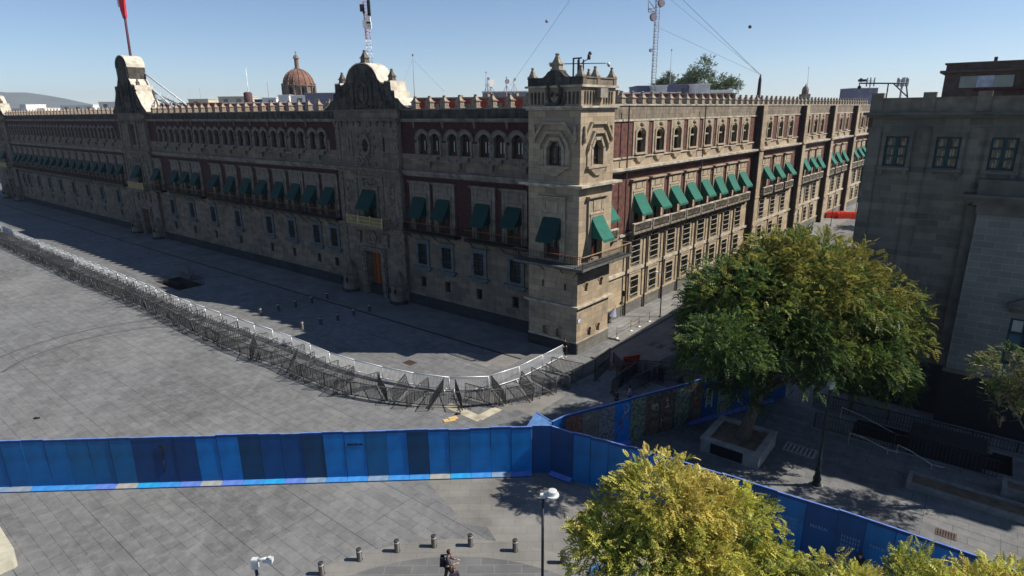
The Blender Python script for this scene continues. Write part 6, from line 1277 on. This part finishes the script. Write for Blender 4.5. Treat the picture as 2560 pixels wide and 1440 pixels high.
# ------------------------------------------------------------------ people
def skin_body(name, J, E, m, parent, root=0, sub=1):
    bm = bmesh.new(); ly = bm.verts.layers.skin.verify(); vs_ = []
    for i, (p, r) in enumerate(J): v = bm.verts.new(p); rr_ = r if isinstance(r, tuple) else (r, r); v[ly].radius = rr_; v[ly].use_root = (i == root); vs_.append(v)
    for a, b_ in E: bm.edges.new((vs_[a], vs_[b_]))
    me = bpy.data.meshes.new(name); bm.to_mesh(me); bm.free(); me.materials.append(m); o = add(name, me, parent)
    s_ = o.modifiers.new('skin', 'SKIN'); s_.use_smooth_shade = True; o.modifiers.new('sub', 'SUBSURF').levels = sub; o.modifiers['sub'].render_levels = sub; return o
def person(loc, rz, label, H=1.7, top=(.03, .03, .035), legs=(.03, .03, .04), skin=(.42, .24, .16), hair=(.03, .015, .012), lean=.05, armf=.35, stride=.22, backpack=False, hairlong=False, bald=False, shoe=(.6, .6, .6)):
    o = empty('person', loc, rz, label, 'person'); k = H / 1.7; SK_ = mat('skin_%0.2f' % skin[0], skin, rough=.6, var=.08)
    # x forward, y left
    def V3(x, y, z): return (x * k, y * k, z * k)
    L = lean
    J = [(V3(0, 0, .95), .12 * k), (V3(L * .4, 0, 1.12), .1 * k), (V3(L, 0, 1.3), (.13 * k, .1 * k)), (V3(L * 1.2, 0, 1.42), .06 * k), (V3(L * 1.5 + .01, 0, 1.5), .05 * k), (V3(L * 1.7 + .02, 0, 1.6), (.082 * k, .095 * k)), (V3(L * 1.7 + .015, 0, 1.67), .06 * k), (V3(L * 1.7 + .105, 0, 1.575), .016 * k)]
    E = [(0, 1), (1, 2), (2, 3), (3, 4), (4, 5), (5, 6), (5, 7)]
    for s_ in (-1, 1):
        i = len(J); f = stride * s_
        J += [(V3(0, s_ * .09, .9), .085 * k), (V3(f * .5 + .03, s_ * .1, .5), .055 * k), (V3(f * .8 - (.06 if f < 0 else 0), s_ * .1, .09), .038 * k), (V3(f * .8 + .13, s_ * .1, .03), .032 * k)]; E += [(0, i), (i, i + 1), (i + 1, i + 2), (i + 2, i + 3)]
        i = len(J); J += [(V3(L, s_ * .18, 1.38), .05 * k), (V3(L + .02 + armf * .15, s_ * .23, 1.12), .038 * k), (V3(L + armf * .75, s_ * .14, 1.02 + armf * .25), .026 * k), (V3(L + armf * .75 + .08, s_ * .11, 1.03 + armf * .25), (.034 * k, .02 * k))]; E += [(2, i), (i, i + 1), (i + 1, i + 2), (i + 2, i + 3)]; hd = i + 3
        hx, hy, hz = J[hd][0]
        for q in range(4): j = len(J); J += [((hx + .05 * k, hy + (q - 1.5) * .019 * k, hz - .004), .009 * k), ((hx + (.085 + .008 * (q % 2)) * k, hy + (q - 1.5) * .02 * k, hz - .03 * k), .008 * k)]; E += [(hd, j), (j, j + 1)]
        j = len(J); J += [((hx + .03 * k, hy - s_ * .045 * k, hz + .015 * k), .009 * k)]; E += [(hd, j)]
    skin_body('body', J, E, SK_, o, 0, 1)
    TP = mat('cloth_%d' % (hash(top) % 9973), top, var=.2, scale=8); LP = mat('cloth_%d' % (hash(legs) % 9973), legs, var=.15, scale=8)
    Js = [(V3(0, 0, .92), (.155 * k, .14 * k)), (V3(L * .4, 0, 1.12), (.15 * k, .12 * k)), (V3(L, 0, 1.32), (.165 * k, .125 * k)), (V3(L * 1.2, 0, 1.43), .075 * k)]; Es = [(0, 1), (1, 2), (2, 3)]
    for s_ in (-1, 1): i = len(Js); Js += [(V3(L, s_ * .18, 1.38), .07 * k), (V3(L + .02 + armf * .15, s_ * .23, 1.12), .055 * k), (V3(L + armf * .6, s_ * .15, 1.03 + armf * .2), .042 * k)]; Es += [(2, i), (i, i + 1), (i + 1, i + 2)]
    skin_body('shirt', Js, Es, TP, o)
    Jt = [(V3(0, 0, .96), (.14 * k, .13 * k))]; Et = []
    for s_ in (-1, 1): f = stride * s_; i = len(Jt); Jt += [(V3(0, s_ * .09, .88), .105 * k), (V3(f * .5 + .03, s_ * .1, .5), .075 * k), (V3(f * .8 - (.06 if f < 0 else 0), s_ * .1, .12), .06 * k)]; Et += [(0, i), (i, i + 1), (i + 1, i + 2)]
    skin_body('trousers', Jt, Et, LP, o)
    hx, hz = (L * 1.7 + .02) * k, 1.62 * k; b = MB()
    if not bald: b.ball((hx - .02 * k, 0, hz + .02 * k), .108 * k, sx=1.0, sy=.92, sz=1.0, n=12, k=8); 
    if hairlong: b.ball((hx - .06 * k, 0, hz - .12 * k), .09 * k, sy=1.1, sz=1.5, n=10)
    if b.v:
        b.v = [(x if x < hx + .045 * k or z > hz + .07 * k else hx + .045 * k, y, z) for x, y, z in b.v]; add('hair', b.mesh('hair', mat('hair_%d' % (hash(hair) % 9973), hair, rough=.5)), o)
    b = MB()
    for s_ in (-1, 1): b.ball((hx + .085 * k, s_ * .034 * k, hz - .02 * k), .013 * k, n=6, k=4)
    add('eyes', b.mesh('eyes', DARK), o); b = MB()
    for s_ in (-1, 1): b.box((stride * s_ * .8 - .08) * k, (stride * s_ * .8 + .2) * k, (s_ * .1 - .05) * k, (s_ * .1 + .05) * k, 0, .09 * k)
    add('shoes', b.mesh('shoes', mat('shoe_%.1f' % shoe[0], shoe)), o)
    if backpack: b = MB(); b.frust((L - .26) * k, 0, .98 * k, .11 * k, .16 * k, 1.4 * k, .08 * k, .13 * k); b.box((L - .2) * k, (L + .1) * k, .08 * k, .12 * k, 1.38 * k, 1.42 * k); b.box((L - .2) * k, (L + .1) * k, -.12 * k, -.08 * k, 1.38 * k, 1.42 * k); add('backpack', b.mesh('backpack', mat('backpack_black', (.012, .012, .02))), o)
    return o
p = G(1117, 1381, 1.62); person((p.x, p.y, 0), R_(0), 'person in a dark top with a black backpack walking past the bollards', 1.72, top=(.06, .05, .06), legs=(.02, .02, .022), backpack=True, armf=.42, lean=.05)
p = G(1133, 1421, 1.42); person((p.x, p.y, 0), R_(-60), 'shorter brown haired person in dark clothes beside the backpack wearer', 1.52, top=(.03, .03, .05), legs=(.02, .02, .04), hair=(.16, .06, .03), armf=.2, hairlong=True)
p = G(1478, 1398, 1.6); person((p.x, p.y, 0), R_(-40), 'person in a bright blue jacket under the left edge of the golden tree', 1.68, top=(.02, .2, .5), legs=(.05, .06, .1), armf=.4, lean=.1)
p = G(2156, 1394, 1.55); person((p.x, p.y, 0), R_(80), 'person in black top and white trousers by the right blue hoarding', 1.65, top=(.01, .01, .012), legs=(.6, .6, .62), armf=.3, lean=.14, stride=.1)
p = G(1545, 985, .9); q = G(1543, 975, 1.55)
person((q.x, q.y, 0), R_(200), 'person in dark red and black behind the painted hoarding near the barriers', 1.62, top=(.06, .02, .03), legs=(.03, .03, .04))
q = G(1577, 968, 1.55); person((q.x, q.y, 0), R_(160), 'person in a pale violet top standing behind the painted hoarding', 1.66, top=(.35, .33, .5), legs=(.05, .05, .1))
q = G(1412, 868, .9); person((q.x, q.y, 0), R_(-90), 'guard in dark clothes in the shade at the foot of the corner tower', 1.72, top=(.015, .015, .02), legs=(.012, .012, .016), stride=.06, armf=.1)
q = G(2113, 1400, .6); b = MB(); b.frust(0, 0, 0, .5, .4, .9, .12, .1); tag(add('covered_bundle', b.mesh('covered_bundle', mat('grey_tarp', (.14, .15, .18))), loc=(q.x, q.y, 0)), 'grey tarpaulin covered bundle beside the person in white trousers', 'bundle')
q = G(2200, 1400, .8); b = MB(); b.box(-.45, .45, -.3, .3, 0, 1.3)
for k in range(10): b.box(-.43 + k * .09, -.39 + k * .09, -.33, -.3, .05, 1.25, 1)
tag(add('striped_stall_box', b.mesh('striped_stall_box', [mat('maroon_cloth', (.1, .02, .03)), mat('maroon_stripe', (.16, .05, .06))]), loc=(q.x, q.y, 0), rz=-.6), 'maroon striped box against the right blue hoarding', 'box')
# litter on the square
LIT = mat('cardboard', (.5, .36, .16))
p = G(1127, 1050); b = MB(); b.box(-.5, .3, -.22, .2, .0, .03); b.box(-.1, .5, -.1, .3, .03, .06); tag(add('cardboard', b.mesh('cardboard', LIT), loc=(p.x, p.y, .01), rz=.4), 'torn piece of cardboard lying on the square behind the hoarding', 'cardboard')
for px, py, lb in ((1143, 1036, 'small dark bag lying near the cardboard'), (90, 1047, 'dark rag lying on the open square at the left')):
    p = G(px, py); b = MB(); b.ball((0, 0, .06), .15, sy=.7, sz=.5); b.ball((.15, .05, .04), .1, sz=.5); tag(add('litter', b.mesh('litter', DARK), loc=(p.x, p.y, 0)), lb, 'litter')

# ------------------------------------------------------------------ haze
b = MB(); b.box(-9000, 9000, -400, 8200, -4, 300)
hz = bpy.data.materials.new('air'); hz.use_nodes = True; hn = hz.node_tree; hn.nodes.remove(hn.nodes['Principled BSDF'])
pv = hn.nodes.new('ShaderNodeVolumePrincipled'); pv.inputs['Density'].default_value = .00009; pv.inputs['Color'].default_value = (.8, .88, 1, 1); pv.inputs['Anisotropy'].default_value = .2
hn.links.new(pv.outputs[0], hn.nodes['Material Output'].inputs['Volume'])
tag(add('haze', b.mesh('haze', hz)), kind='stuff')
